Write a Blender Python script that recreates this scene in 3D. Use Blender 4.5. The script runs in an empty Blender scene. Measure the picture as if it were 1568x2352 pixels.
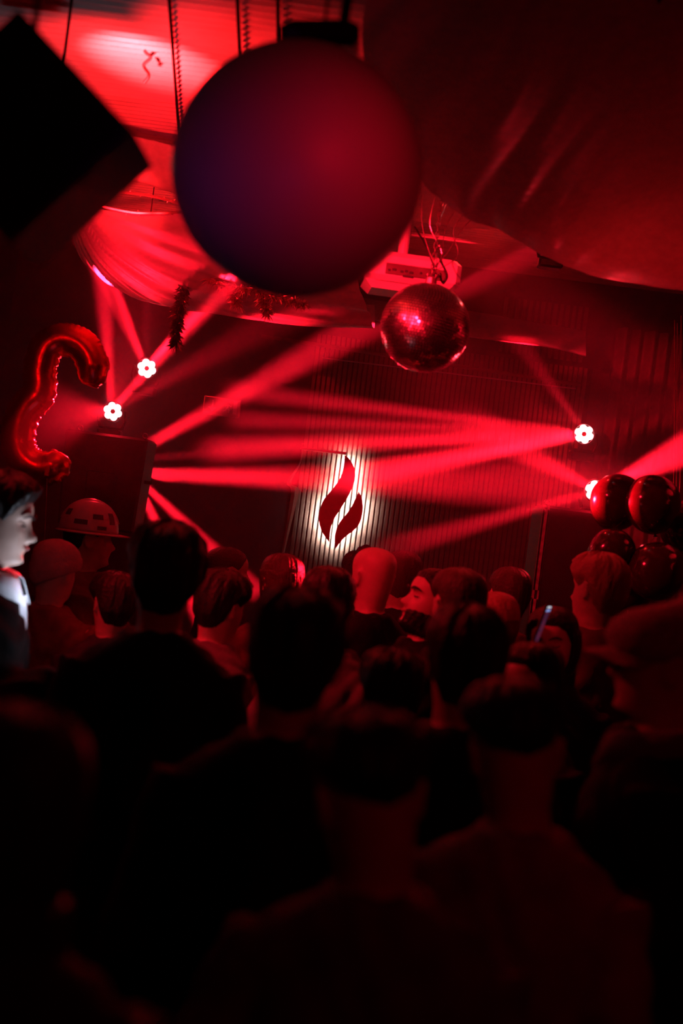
import bpy, bmesh, math, random
import numpy as np
from mathutils import Vector, Matrix

random.seed(7)
rng = np.random.default_rng(7)
SC = bpy.context.scene
COL = SC.collection

# ------------------------------------------------------------------ camera
F = 50.0 / 24.0 * 1568.0            # focal length in pixels of the 1568 x 2352 frame
ROLL = math.radians(7.3)
CAM = Vector((0, 0, 1.85))
RIGHT = Vector((math.cos(ROLL), 0, math.sin(ROLL)))
UP = Vector((-math.sin(ROLL), 0, math.cos(ROLL)))

def at(px, py, d):
    """world point seen at pixel (px, py), d metres into the room"""
    return CAM + Vector((0, d, 0)) + RIGHT * ((px - 784) / F * d) + UP * ((1176 - py) / F * d)

cd = bpy.data.cameras.new('camera')
cam = bpy.data.objects.new('camera', cd); COL.objects.link(cam)
cd.sensor_fit = 'HORIZONTAL'; cd.sensor_width = 24.0; cd.lens = 50.0
cd.clip_start = 0.05; cd.clip_end = 60
cd.dof.use_dof = True; cd.dof.focus_distance = 7.0; cd.dof.aperture_fstop = 1.8
m3 = Matrix((RIGHT, UP, Vector((0, -1, 0)))).transposed()
cam.matrix_world = Matrix.Translation(CAM) @ m3.to_4x4()
SC.camera = cam

# ------------------------------------------------------------------ world, exposure
w = bpy.data.worlds.new('world'); SC.world = w; w.use_nodes = True
w.node_tree.nodes['Background'].inputs[0].default_value = (0, 0, 0, 1)
w.node_tree.nodes['Background'].inputs[1].default_value = 0
SC.view_settings.view_transform = 'Standard'; SC.view_settings.look = 'None'
SC.view_settings.exposure = 0.0; SC.view_settings.gamma = 1.0
SC.view_settings.use_curve_mapping = False
SC.cycles.max_bounces = 5; SC.cycles.diffuse_bounces = 2; SC.cycles.glossy_bounces = 3
SC.cycles.transmission_bounces = 4; SC.cycles.volume_bounces = 0
SC.cycles.sample_clamp_indirect = 2.0
SC.cycles.caustics_reflective = False; SC.cycles.caustics_refractive = False

RED = (1.0, 0.0055, 0.021)
HOT = (1.0, 0.012, 0.015)
VIOLET = (0.50, 0.10, 0.85)
BEAM = 50.0

def spot(src, tgt, deg, watts, col=RED, blend=0.35, r=0.02, name='beam_lamp'):
    l = bpy.data.lights.new(name, 'SPOT'); l.energy = watts * (BEAM if name == 'beam_lamp' else 1); l.color = col
    l.spot_size = math.radians(deg); l.spot_blend = blend; l.shadow_soft_size = r
    o = bpy.data.objects.new(name, l); COL.objects.link(o)
    o.location = src
    o.rotation_euler = (Vector(tgt) - Vector(src)).to_track_quat('-Z', 'Y').to_euler()
    return o

# lens centres of the moving heads (fixtures built below); the last two are added, unseen lamps
FX1 = at(337, 846, 7.85); FX2 = at(259, 945, 6.95); FX3 = at(1341, 997, 7.85)
FX4 = at(1367, 1127, 6.45); FX5 = at(300, 1058, 7.45); ADDED6 = at(150, 400, 4.6); ADDED7 = at(1275, 545, 5.85)
def fr(p, d=0.05): return p + Vector((0, -d, 0))

# FX1, upper left: thin beams up into the drapes, a wide one up right
spot(fr(FX1), at(245, 610, 6.9), 2.4, 800)
spot(fr(FX1), at(215, 610, 6.9), 3.0, 200)
spot(fr(FX1), at(340, 640, 7.4), .8, 300)
spot(fr(FX1), at(480, 690, 6.9), 4.2, 650)
# FX2, on the left speaker: wide column upwards and up right
spot(fr(FX2), at(232, 560, 6.6), 9.0, 70)
spot(fr(FX2), at(480, 700, 6.4), 5.5, 260)
# FX5, behind the left speaker: a fan of beams
spot(at(305, 1040, 7.4), at(800, 768, 6.9), 7.5, 170, r=.03)
spot(at(305, 1088, 7.4), at(900, 1104, 6.5), 5.4, 400, r=.035)
spot(fr(FX5), at(900, 1000, 7.0), 4.0, 40)
spot(at(305, 1088, 7.4), at(420, 1330, 6.9), 5.0, 300)
spot(at(305, 1088, 7.4), at(560, 1330, 6.9), 5.5, 200)
# FX3, right: four flat beams to the left
spot(fr(FX3), at(590, 905, 6.0), 1.9, 700, r=.026)
spot(fr(FX3), at(590, 966, 6.0), 1.9, 700, r=.026)
spot(fr(FX3), at(540, 1030, 6.0), 2.4, 1300, r=.03)
spot(fr(FX3), at(800, 1098, 5.9), 3.0, 1500, r=.03)
# FX4, on the right speaker
spot(fr(FX4), at(1150, 1010, 6.0), 13.0, 36)
spot(fr(FX4), at(1000, 1230, 6.0), 6, 70)
spot(fr(FX4), at(1600, 1020, 6.1), 19.0, 80)
# washes from the heads, then added hidden lamps for ceiling, cloths and hoop
spot(fr(FX3), at(1200, 795, 7.7), 14.0, 12, blend=1.0)
spot(fr(FX2), at(340, 590, 6.3), 44.0, 2.5, blend=1.0)
spot(fr(FX2), at(640, 730, 6.7), 14.0, 14, blend=1.0)
spot(fr(FX2, .1), at(120, 960, 6.2), 30.0, 8, blend=1.0)
spot(fr(FX5), at(507, 930, 8.2), 14.0, 25, blend=1.0)
for fx in (FX1, FX2, FX3, FX4): spot(fr(fx), at(784, 1176, 3.5), 150, .2, blend=1.0)
spot(ADDED7, at(1262, 590, 5.4), 110.0, 14, col=HOT, blend=1.0, name='added_hidden_lamp')  # added lamp out of sight, lights the big swag's hem from behind
spot(ADDED7, at(1450, 610, 5.35), 90.0, 60, col=HOT, blend=1.0, name='added_hidden_lamp')
spot(at(1120, 492, 6.6), at(1110, 522, 6.2), 120.0, 60, col=HOT, blend=1.0, name='added_hidden_lamp')  # added lamp without a fixture, whitens the pale swag's hem
spot(ADDED6, at(330, 135, 5.0), 44.0, 1000, col=HOT, blend=1.0, name='added_hidden_lamp')  # added lamp out of sight, makes the bright ceiling patch
spot(ADDED6, at(330, 170, 5.1), 100.0, 50, col=HOT, blend=1.0, name='added_hidden_lamp')
spot(ADDED6, at(560, 60, 4.6), 60.0, 65, col=HOT, blend=1.0, name='added_hidden_lamp')
spot(ADDED6, at(330, 400, 5.5), 60.0, 75, col=HOT, blend=1.0, name='added_hidden_lamp')
spot(ADDED6, at(300, 466, 6.1), 16.0, 500, col=HOT, blend=1.0, name='added_hidden_lamp')
spot((1.62, -0.8, 2.86), at(800, 372, 2.70), 6.5, 160, r=0.12, blend=1.0, name='red_unseen_lamp')
spot((1.62, -0.8, 2.86), at(720, 400, 2.75), 11, 40, r=0.12, blend=1.0, name='red_unseen_lamp')
spot((1.62, -0.8, 2.86), at(783, 1350, 3.0), 46, 13, r=0.12, blend=1.0, name='red_wash_lamp')
spot((-1.85, 1.7, 3.0), at(935, 700, 5.4), 12, 3000, r=0.05, blend=.8, name='red_unseen_lamp')
spot((-1.85, 1.7, 3.0), at(285, 466, 6.1), 6, 900, r=0.05, blend=.8, name='red_unseen_lamp')  # added to brighten the tinsel hoop
spot((-1.85, 1.7, 3.0), at(785, 1150, 8.1), 5.5, 420, r=0.05, blend=.9, name='red_unseen_lamp')  # added to lift the colour of the flame sign's front
spot((-1.85, 1.7, 3.0), at(110, 930, 6.2), 10, 30, r=0.05, blend=.8, name='red_unseen_lamp')  # added to light the foil balloon from the front
spot((-1.92, 4.2, 3.15), at(1000, 1400, 5.0), 62, 190, r=0.05, blend=.8, name='red_unseen_lamp')
spot((-1.85, 1.7, 3.0), at(570, 675, 6.4), 5, 900, r=0.05, blend=.9, name='red_unseen_lamp')  # added to make the tinsel sparkle
spot((-1.92, 4.2, 3.15), at(1450, 1450, 3.05), 22, 70, r=0.05, blend=.8, name='red_unseen_lamp')  # added to light the flat cap
spot((1.62, -0.8, 2.86), at(1285, 1440, 4.7), 5, 90, r=0.05, blend=.9, name='red_unseen_lamp')  # added to light the face of the woman with the phone
spot((-1.85, 1.7, 3.0), at(860, 1320, 5.6), 20, 150, r=0.05, blend=.8, name='red_unseen_lamp')
spot((0, 0, 1.5), at(425, 400, 2.85), 7, 15, col=VIOLET, r=0.12, blend=1.0, name='violet_unseen_lamp')  # unseen lamp under the camera, placed to tint the globe's left side
spot((0, 0, 1.5), at(560, 400, 2.7), 14, 5, col=VIOLET, r=0.12, blend=1.0, name='violet_unseen_lamp')

# ------------------------------------------------------------------ helpers
def mat(name, col, rough=0.6, metal=0.0, scale=12.0, amt=0.25, bump=0.0, bscale=60.0, spec=0.5,
        coat=0.0, translucent=0.0, emit=None, estr=0.0):
    m = bpy.data.materials.new(name); m.use_nodes = True
    nt = m.node_tree; n = nt.nodes; L = nt.links
    b = n['Principled BSDF']
    tc = n.new('ShaderNodeTexCoord'); nz = n.new('ShaderNodeTexNoise')
    nz.inputs['Scale'].default_value = scale; nz.inputs['Detail'].default_value = 4
    L.new(tc.outputs['Object'], nz.inputs['Vector'])
    cr = n.new('ShaderNodeValToRGB')
    cr.color_ramp.elements[0].position = 0.3; cr.color_ramp.elements[1].position = 0.7
    cr.color_ramp.elements[0].color = (*[c * (1 - amt) for c in col], 1)
    cr.color_ramp.elements[1].color = (*[min(1, c * (1 + amt)) for c in col], 1)
    L.new(nz.outputs['Fac'], cr.inputs['Fac']); L.new(cr.outputs['Color'], b.inputs['Base Color'])
    b.inputs['Roughness'].default_value = rough; b.inputs['Metallic'].default_value = metal
    b.inputs['Specular IOR Level'].default_value = spec
    b.inputs['Coat Weight'].default_value = coat
    if bump > 0:
        n2 = n.new('ShaderNodeTexNoise'); n2.inputs['Scale'].default_value = bscale; n2.inputs['Detail'].default_value = 3
        L.new(tc.outputs['Object'], n2.inputs['Vector'])
        bp = n.new('ShaderNodeBump'); bp.inputs['Strength'].default_value = bump; bp.inputs['Distance'].default_value = 0.01
        L.new(n2.outputs['Fac'], bp.inputs['Height']); L.new(bp.outputs['Normal'], b.inputs['Normal'])
    if emit:
        b.inputs['Emission Color'].default_value = (*emit, 1); b.inputs['Emission Strength'].default_value = estr
    if translucent > 0:
        t = n.new('ShaderNodeBsdfTranslucent'); mx = n.new('ShaderNodeMixShader')
        L.new(cr.outputs['Color'], t.inputs['Color'])
        mx.inputs[0].default_value = translucent
        L.new(b.outputs[0], mx.inputs[1]); L.new(t.outputs[0], mx.inputs[2])
        L.new(mx.outputs[0], n['Material Output'].inputs['Surface'])
    return m

M = {
 'concrete': mat('concrete', (.10, .09, .09), .8, bump=.2),
 'plum_paint': mat('plum_paint', (.05, .03, .033), .75, bump=.1),
 'wood': mat('oak_slat', (.19, .12, .088), .6, scale=30, amt=.3, bump=.15),
 'groove': mat('groove_felt', (.005, .004, .004), .95, spec=.05),
 'sheet': mat('corrugated_sheet', (.62, .55, .52), .38, amt=.12, scale=6, bump=.05),
 'joist': mat('joist_paint', (.03, .02, .02), .7),
 'cloth': mat('sheer_cloth', (.72, .62, .62), .42, amt=.08, scale=40, translucent=.42, bump=.08, bscale=30),
 'shadedcloth': mat('shaded_sheer_cloth', (.34, .25, .27), .36, amt=.12, scale=30, translucent=.32, bump=.1, bscale=24),  # same white cloth, its shade mixed into a darker colour
 'curtain': mat('velvet_curtain', (.10, .04, .05), .85),
 'black': mat('black_coating', (.012, .011, .012), .55, bump=.15, bscale=200),
 'blackmetal': mat('black_metal', (.02, .02, .02), .4, .6),
 'grille': mat('speaker_grille', (.018, .017, .018), .5, .7, bump=.5, bscale=400),
 'tape': mat('worn_tape', (.40, .36, .36), .7, amt=.5, scale=40),
 'globe': mat('matte_globe', (.50, .40, .44), .48, amt=.02),
 'foil': mat('red_foil', (.85, .05, .07), .26, 1.0, amt=.05, bump=.12, bscale=26),
 'tinsel': mat('tinsel_foil', (.75, .45, .45), .38, .85),
 'darktinsel': mat('dark_tinsel', (.16, .08, .08), .3, 1.0),
 'mirror': mat('mirror_tile', (.90, .88, .88), .22, 1.0, amt=.08, scale=50),
 'grout': mat('ball_core', (.06, .05, .05), .7),
 'white_plastic': mat('white_plastic', (.70, .66, .66), .4, amt=.05),
 'port': mat('port_plastic', (.03, .03, .03), .5),
 'latex': mat('balloon_latex', (.05, .008, .012), .16, coat=.6, amt=.1, scale=4),
 'string': mat('ribbon', (.5, .3, .3), .4),
 'petal': mat('led_lens', (.9, .8, .8), .2, emit=(1, .62, .60), estr=5.0),
 'hub': mat('lens_hub', (.4, .02, .03), .5, emit=(1, .01, .02), estr=.25),
 'rim': mat('lens_rim', (.45, .30, .30), .25, .8),
 'flame': mat('sign_acrylic', (.75, .06, .16), .35, amt=.04, coat=.2),
 'led': mat('sign_led', (1, 1, 1), .5, emit=(1, .86, .84), estr=4.0),
 'sign': mat('exit_panel', (.45, .48, .46), .5, amt=.05),
 'signmark': mat('exit_mark', (.85, .85, .85), .5, amt=.05),
 'screen': mat('phone_screen_lit', (.1, .1, .1), .2, emit=(.72, .80, 1.0), estr=7.0),
 'skin': mat('skin', (.56, .37, .30), .5, amt=.08, scale=30, bump=.06, bscale=180),
 'skin_tan': mat('skin_tan', (.40, .25, .19), .5, amt=.08, scale=30, bump=.06, bscale=180),
 'hair_black': mat('hair_black', (.014, .011, .011), .42, spec=.25, bump=.5, bscale=90),
 'hair_brown': mat('hair_brown', (.06, .035, .025), .45, spec=.25, bump=.5, bscale=90),
 'hair_fair': mat('hair_fair', (.34, .22, .13), .5, bump=.5, bscale=90),
 'jacket': mat('black_jacket', (.009, .009, .010), .75, spec=.12, bump=.3, bscale=40),
 'navy': mat('navy_cotton', (.03, .03, .045), .8, spec=.12, bump=.3, bscale=40),
 'burgundy': mat('burgundy_cotton', (.12, .05, .05), .8, spec=.12, bump=.3, bscale=40),
 'grey': mat('grey_cotton', (.16, .14, .14), .8, spec=.12, bump=.3, bscale=40),
 'shirt': mat('white_shirt', (.72, .74, .80), .7, amt=.06, bump=.15, bscale=40),
 'denim': mat('dark_denim', (.03, .035, .05), .8),
 'shoe': mat('shoe_leather', (.02, .02, .02), .5),
 'eye': mat('eye_white', (.6, .55, .55), .2),
 'lips': mat('lips', (.45, .16, .15), .4),
 'helmet': mat('helmet_shell', (.62, .55, .50), .32, amt=.06, coat=.3),
 'sticker': mat('sticker', (.05, .04, .05), .5),
 'tweed': mat('tweed', (.30, .22, .20), .85, scale=120, amt=.5, bump=.3),
 'felt': mat('black_felt', (.02, .017, .018), .9),
 'knit': mat('knit', (.34, .26, .25), .85, bump=.6, bscale=120),
 'cable': mat('cable', (.012, .011, .011), .5),
}
M['petal'].cycles.emission_sampling = 'NONE'
M['hub'].cycles.emission_sampling = 'NONE'

def tag(o, label=None, cat=None, group=None, kind=None):
    if label: o['label'] = label
    if cat: o['category'] = cat
    if group: o['group'] = group
    if kind: o['kind'] = kind
    return o

def empty(name, loc=(0, 0, 0), rz=0.0, label=None, cat=None, group=None):
    o = bpy.data.objects.new(name, None); COL.objects.link(o)
    o.location = loc; o.rotation_euler = (0, 0, rz); o.empty_display_size = .1
    return tag(o, label, cat, group)

class MB:
    """collects shapes; build() links them as one mesh object"""
    def __init__(self): self.v = []; self.f = []
    def add(self, vs, fs):
        k = len(self.v)
        self.v += [tuple(p) for p in vs]; self.f += [tuple(i + k for i in f) for f in fs]
        return self
    def box(self, c, s, R=None, taper=1.0, bev=0.0):
        x, y, z = [a / 2 for a in s]
        b = min(bev, x * .9, y * .9, z * .9)
        vs = []
        if b <= 0:
            for sz in (-1, 1):
                t = taper if sz < 0 else 1
                for sx, sy in ((-1, -1), (1, -1), (1, 1), (-1, 1)): vs.append(Vector((sx * x * t, sy * y * t, sz * z)))
            fs = [(3, 2, 1, 0), (4, 5, 6, 7), (0, 1, 5, 4), (1, 2, 6, 5), (2, 3, 7, 6), (3, 0, 4, 7)]
        else:
            def ring(X, Y, Z, t):
                return [Vector((a * t, c2 * t, Z)) for a, c2 in ((-X + b, -Y), (X - b, -Y), (X, -Y + b), (X, Y - b), (X - b, Y), (-X + b, Y), (-X, Y - b), (-X, -Y + b))]
            rs = [ring(x - b, y - b, -z, taper), ring(x, y, -z + b, taper), ring(x, y, z - b, 1), ring(x - b, y - b, z, 1)]
            vs = [p for r in rs for p in r]; fs = [tuple(range(7, -1, -1)), tuple(range(24, 32))]
            for i in range(3):
                for j in range(8): fs.append((i * 8 + j, i * 8 + (j + 1) % 8, i * 8 + 8 + (j + 1) % 8, i * 8 + 8 + j))
        if R is not None: vs = [R @ p for p in vs]
        c = Vector(c)
        return self.add([p + c for p in vs], fs)
    def loft(self, rings, cap=True, closed=True):
        n = len(rings[0]); k = len(rings); fs = []
        vs = [p for r in rings for p in r]
        for i in range(k - 1):
            for j in range(n if closed else n - 1):
                a = i * n + j; b = i * n + (j + 1) % n
                fs.append((a, b, b + n, a + n))
        if cap and closed:
            fs.append(tuple(range(n - 1, -1, -1))); fs.append(tuple(range((k - 1) * n, k * n)))
        return self.add(vs, fs)
    def tube(self, pts, radii, n=10, cap=True):
        pts = [Vector(p) for p in pts]
        if not hasattr(radii, '__len__'): radii = [radii] * len(pts)
        rings = []; prev = None
        for i, p in enumerate(pts):
            t = (pts[min(i + 1, len(pts) - 1)] - pts[max(i - 1, 0)]).normalized()
            if prev is None:
                a = Vector((0, 0, 1)) if abs(t.z) < .9 else Vector((1, 0, 0))
                u = t.cross(a).normalized()
            else:
                u = (prev - t * prev.dot(t)).normalized()
            prev = u; v = t.cross(u)
            rings.append([p + (u * math.cos(2 * math.pi * j / n) + v * math.sin(2 * math.pi * j / n)) * radii[i] for j in range(n)])
        return self.loft(rings, cap)
    def lathe(self, prof, n=32, c=(0, 0, 0), R=None):
        c = Vector(c); rings = []
        for r, z in prof:
            ring = [Vector((r * math.cos(2 * math.pi * j / n), r * math.sin(2 * math.pi * j / n), z)) for j in range(n)]
            rings.append([(R @ p if R is not None else p) + c for p in ring])
        return self.loft(rings)
    def ball(self, c, s, n=20, R=None):
        prof = [(math.sin(math.pi * i / (n // 2)), -math.cos(math.pi * i / (n // 2))) for i in range(n // 2 + 1)]
        prof[0] = (1e-4, -1); prof[-1] = (1e-4, 1)
        if not hasattr(s, '__len__'): s = (s, s, s)
        S = Matrix.Diagonal(Vector(s)); RR = (R @ S) if R is not None else S
        return self.lathe(prof, n, c, RR)
    def grid(self, P):
        nv, nu = len(P), len(P[0]); fs = []
        for i in range(nv - 1):
            for j in range(nu - 1): fs.append((i * nu + j, i * nu + j + 1, (i + 1) * nu + j + 1, (i + 1) * nu + j))
        return self.add([p for r in P for p in r], fs)
    def mesh(self, name, smooth=False):
        me = bpy.data.meshes.new(name); me.from_pydata(self.v, [], self.f)
        if smooth: me.polygons.foreach_set('use_smooth', [True] * len(me.polygons))
        me.update(); return me
    def build(self, name, m, parent=None, smooth=False, org=None):
        if org is not None:
            o = Vector(org); self.v = [tuple(Vector(p) - o) for p in self.v]
        elif parent is not None:
            o = parent.location
            R = parent.rotation_euler.to_matrix().inverted()
            if getattr(self, 'world', False): self.v = [tuple(R @ (Vector(p) - o)) for p in self.v]
        return link(name, self.mesh(name, smooth), m, parent, org)

def W():
    """MB whose coordinates are world ones, turned into the parent's when built"""
    b = MB(); b.world = True; return b

def link(name, me, m, parent=None, loc=None):
    o = bpy.data.objects.new(name, me); COL.objects.link(o)
    if len(me.materials) == 0: me.materials.append(None)
    o.material_slots[0].link = 'OBJECT'; o.material_slots[0].material = m
    if parent is not None: o.parent = parent
    if loc is not None: o.location = loc
    return o

def spline(pts, n):
    """Catmull-Rom through pts, n samples"""
    P = [Vector(p) for p in pts]; out = []
    k = len(P) - 1
    for i in range(n):
        t = i / (n - 1) * k; j = min(int(t), k - 1); u = t - j
        p0 = P[max(j - 1, 0)]; p1 = P[j]; p2 = P[j + 1]; p3 = P[min(j + 2, k)]
        out.append(.5 * ((2 * p1) + (p2 - p0) * u + (2 * p0 - 5 * p1 + 4 * p2 - p3) * u * u + (3 * p1 - p0 - 3 * p2 + p3) * u ** 3))
    return out

def wob(a, b, s=0):
    return (math.sin(a * 1.0 + 1.7 * math.sin(b * .7 + s) + s) + .6 * math.sin(a * 2.3 - b * 1.1 + 2.1 * s) + .35 * math.sin(a * 4.9 + b * 1.9 + 3.3 * s)) / 1.95

def remesh(mb, voxel, smooth_it=2, name='body'):
    me = mb.mesh('tmp'); o = bpy.data.objects.new('tmp', me); COL.objects.link(o)
    r = o.modifiers.new('r', 'REMESH'); r.mode = 'VOXEL'; r.voxel_size = voxel
    if smooth_it:
        s = o.modifiers.new('s', 'SMOOTH'); s.iterations = smooth_it; s.factor = .5
    dg = bpy.context.evaluated_depsgraph_get()
    out = bpy.data.meshes.new_from_object(o.evaluated_get(dg))
    bpy.data.objects.remove(o); bpy.data.meshes.remove(me)
    out.name = name
    out.polygons.foreach_set('use_smooth', [True] * len(out.polygons))
    return out

# ------------------------------------------------------------------ the room
HX, Y0, Y1, HZ = 2.05, -1.6, 8.25, 3.36
def struct(name, mb, m, label=None, **k):
    return tag(mb.build(name, m, **k), label, None, None, 'structure')
struct('floor', MB().box((0, (Y0 + Y1) / 2, -.05), (2 * HX + .2, Y1 - Y0 + .2, .1)), M['concrete'])
wall_back = struct('wall_back', MB().box((0, Y1 + .05, HZ / 2), (2 * HX + .2, .1, HZ)), M['plum_paint'])
struct('wall_left', MB().box((-HX - .05, (Y0 + Y1) / 2, HZ / 2), (.1, Y1 - Y0, HZ)), M['plum_paint'])
struct('wall_right', MB().box((HX + .05, (Y0 + Y1) / 2, HZ / 2), (.1, Y1 - Y0, HZ)), M['plum_paint'])
struct('wall_front', MB().box((0, Y0 - .05, HZ / 2), (2 * HX + .2, .1, HZ)), M['plum_paint'])
# corrugated ceiling: ridges run across the room
mb = MB(); P = []
pitch = .058; nrow = int((Y1 - Y0) / pitch * 6)
for i in range(nrow + 1):
    y = Y0 + (Y1 - Y0) * i / nrow
    ph = (y / pitch) % 1.0
    z = HZ + .013 * max(-1, min(1, 1.6 * math.sin(2 * math.pi * ph)))
    P.append([Vector((-HX, y, z)), Vector((-.6, y, z)), Vector((.6, y, z)), Vector((HX, y, z))])
mb.grid(P)
ceiling = struct('ceiling', mb, M['sheet'], smooth=False)
struct('trim_1', MB().box((0, (Y0 + Y1) / 2, HZ + .08), (2 * HX + .2, Y1 - Y0 + .2, .06)), M['joist'])
for px0, px1 in ((384, 412), (545, 560), (640, 640), (1500, 1380)):
    a = at(px0, -20, 4.2); b = at(px1, 430, 6.6)
    a.z = b.z = HZ - .03
    d = (b - a); a2 = a - d * .6
    MB().tube([a2, b + d * .3], .006, 6).build('ceiling_joist', M['groove'], ceiling)
for yy in (3.9, 4.1):
    MB().box((0, yy, HZ - .012), (2 * HX, .012, .012)).build('ceiling_batten', M['groove'], ceiling)

# slatted back wall, one object per slat
xs0 = at(684, 1150, 8.2).x; xs1 = at(1338, 1000, 8.2).x
zt = at(1000, 800, 8.2).z
sp = .0288; ns = int((xs1 - xs0) / sp)
MB().box(((xs0 + xs1) / 2, Y1 - .006, zt / 2), (xs1 - xs0 + .03, .010, zt)).build('slat_backing', M['groove'], wall_back)
sm = MB().box((0, 0, zt / 2), (.0208, .014, zt), bev=.002).mesh('slat')
for i in range(ns + 1):
    o = link('slat', sm, M['wood'], wall_back, (xs0 + i * sp, Y1 - .018, 0))
zr = zt
# short upper slats under the valance
su = MB().box((0, 0, .16), (.020, .02, .32)).mesh('upper_slat')
for i in range(14):
    link('upper_slat', su, M['wood'], wall_back, (at(1150, 800, 8.2).x + i * .036, Y1 - .012, zt + .03))
a, b = at(600, 772, 8.19), at(1334, 884, 8.19)
struct('trim_2', MB().tube([a, b], .011, 8), M['wood'], None)
a, b = at(740, 822, 8.2), at(1322, 893, 8.2)
struct('trim_3', MB().tube([a, b], .004, 6), M['white_plastic'], None)

# ------------------------------------------------------------------ flame sign
Z = lambda zx, zy: (560 + zx / 3.5636, 880 + zy / 3.5636)
left_out = [(825, 585), (870, 630), (900, 690), (910, 755), (900, 820), (880, 870), (845, 940), (790, 1030), (740, 1110), (710, 1190), (700, 1303),
            (645, 1230), (621, 1165), (613, 1110), (618, 1050), (640, 980), (680, 920), (730, 860), (780, 790), (805, 730), (820, 650)]
right_out = [(938, 888), (960, 930), (972, 990), (970, 1060), (950, 1140), (905, 1200), (840, 1250), (790, 1300), (748, 1357),
             (742, 1300), (745, 1240), (760, 1190), (790, 1130), (840, 1070), (880, 1010), (905, 960), (925, 920)]
SD = 8.125
def smooth_loop(pts, tips, n=6):
    """spline between the tips"""
    k = len(pts); out = []
    idx = tips + [tips[0] + k]
    for a, b in zip(idx[:-1], idx[1:]):
        seg = [pts[i % k] for i in range(a, b + 1)]
        s = spline([(p[0], p[1], 0) for p in seg], (b - a) * n + 1)[:-1]
        out += [(p.x, p.y) for p in s]
    return out
base = at(785, 1200, SD)
sign = empty('flame_sign', base, 0, 'backlit dark red flame shaped sign in two pieces on slatted wall', 'sign')
def plate(outline, d, th, name, m, shrink=0.0):
    c = np.mean(np.array(outline), axis=0)
    pts = [at(*Z(*(np.array(p) + (c - np.array(p)) * shrink)), d) for p in outline]
    k = len(pts)
    bm = bmesh.new()
    fv = [bm.verts.new(p - base) for p in pts]
    f = bm.faces.new(fv)
    r = bmesh.ops.extrude_face_region(bm, geom=[f])
    for e in r['geom']:
        if isinstance(e, bmesh.types.BMVert): e.co.y += th
    bmesh.ops.triangulate(bm, faces=bm.faces[:])
    bmesh.ops.recalc_face_normals(bm, faces=bm.faces[:])
    me = bpy.data.meshes.new(name); bm.to_mesh(me); bm.free()
    return link(name, me, m, sign)
LO = smooth_loop(left_out, [0, 10]); RO = smooth_loop(right_out, [0, 8])
for o_ in (LO, RO):
    pl = plate(o_, SD, .018, 'flame_panel', M['flame'])
    plate(o_, SD + .0185, .002, 'led_backing', M['led'], .12).parent = sign
# the LED modules that light the slats from behind the panels
for p in ((797, 1068), (803, 1090), (796, 1112), (778, 1130), (762, 1152), (748, 1172), (745, 1195), (754, 1222), (821, 1152), (822, 1178), (806, 1200), (788, 1216), (776, 1238)):
    q = at(p[0], p[1], SD + .026)
    lo = spot(q, q + Vector((0, 1, 0)), 142, 6.0, col=(1, .86, .84), blend=1.0, r=.006, name='sign_led'); lo.parent = sign; lo.location = q - base
for p in ((760, 1150), (790, 1100), (800, 1190), (812, 1170)):
    q = at(p[0], p[1], SD + .03)
    W().tube([q, (q.x, Y1 - .045, q.z)], .004, 6).build('standoff', M['blackmetal'], sign)
# ledge over the left half of the sign, and the torn pale cloth at the panel's edge
a, b = at(690, 1030, 8.14), at(795, 1042, 8.14)
o = MB().box((a + b) / 2, ((b - a).length, .05, .014), Matrix.Rotation(-.02, 3, 'Y'), bev=.003)
tag(o.build('ledge', M['white_plastic'], org=(a + b) / 2), 'thin pale ledge jutting from slats above flame sign', 'ledge')
ed = [(694, 1018), (687, 1062), (659, 1108), (668, 1126), (660, 1190), (652, 1240), (643, 1290)]
P = [[at(x + k * wd, y, 8.12 - .02 * k * (k - 2) / 2) for x, y, wd in [(e[0], e[1], wv) for e, wv in zip(ed, (1.5, 2, 5, 9, 6, 4, 3))]] for k in range(3)]
P = [spline(r, 40) for r in P]
tag(MB().grid(P).build('cloth_strip', M['cloth'], org=P[0][39]), 'narrow torn pale cloth strip hanging left of flame sign', 'cloth')

# ------------------------------------------------------------------ exit sign
a, b = at(466, 905, 8.225), at(549, 914, 8.225)
es = empty('exit_sign', at(507, 955, 8.228), 0, 'rectangular exit sign with down arrow and running figure on dark wall', 'sign')
wd = (b - a).length; hg = .105
MB().box((0, .01, hg / 2), (wd, .02, hg), bev=.003).build('panel', M['sign'], es)
fm = MB()
for c, s in (((0, -.004, .003), (wd, .008, .004)), ((0, -.004, hg - .003), (wd, .008, .004)), ((-wd / 2, -.004, hg / 2), (.004, .008, hg)), ((wd / 2, -.004, hg / 2), (.004, .008, hg))): fm.box(c, s)
fm.build('frame', M['rim'], es)
am = MB().box((-.055, -.003, .060), (.010, .004, .050))
am.add([(-.080, -.003, .045), (-.030, -.003, .045), (-.055, -.003, .018), (-.080, .001, .045), (-.030, .001, .045), (-.055, .001, .018)], [(0, 2, 1), (3, 4, 5), (0, 1, 4, 3), (1, 2, 5, 4), (2, 0, 3, 5)])
am.build('arrow', M['signmark'], es)
rm = MB().ball((.040, -.003, .082), (.008, .003, .008), 12)
rm.tube([(.038, -.003, .072), (.030, -.003, .048)], .006, 8).tube([(.036, -.003, .068), (.022, -.003, .062), (.018, -.003, .052)], .003, 6)
rm.tube([(.037, -.003, .068), (.050, -.003, .058), (.056, -.003, .064)], .003, 6).tube([(.030, -.003, .048), (.044, -.003, .038), (.042, -.003, .020)], .004, 6)
rm.tube([(.029, -.003, .048), (.022, -.003, .034), (.008, -.003, .028)], .004, 6)
rm.build('running_figure', M['signmark'], es)
MB().box((.076, -.002, .055), (.022, .004, .075)).build('doorway_mark', M['signmark'], es)

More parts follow.
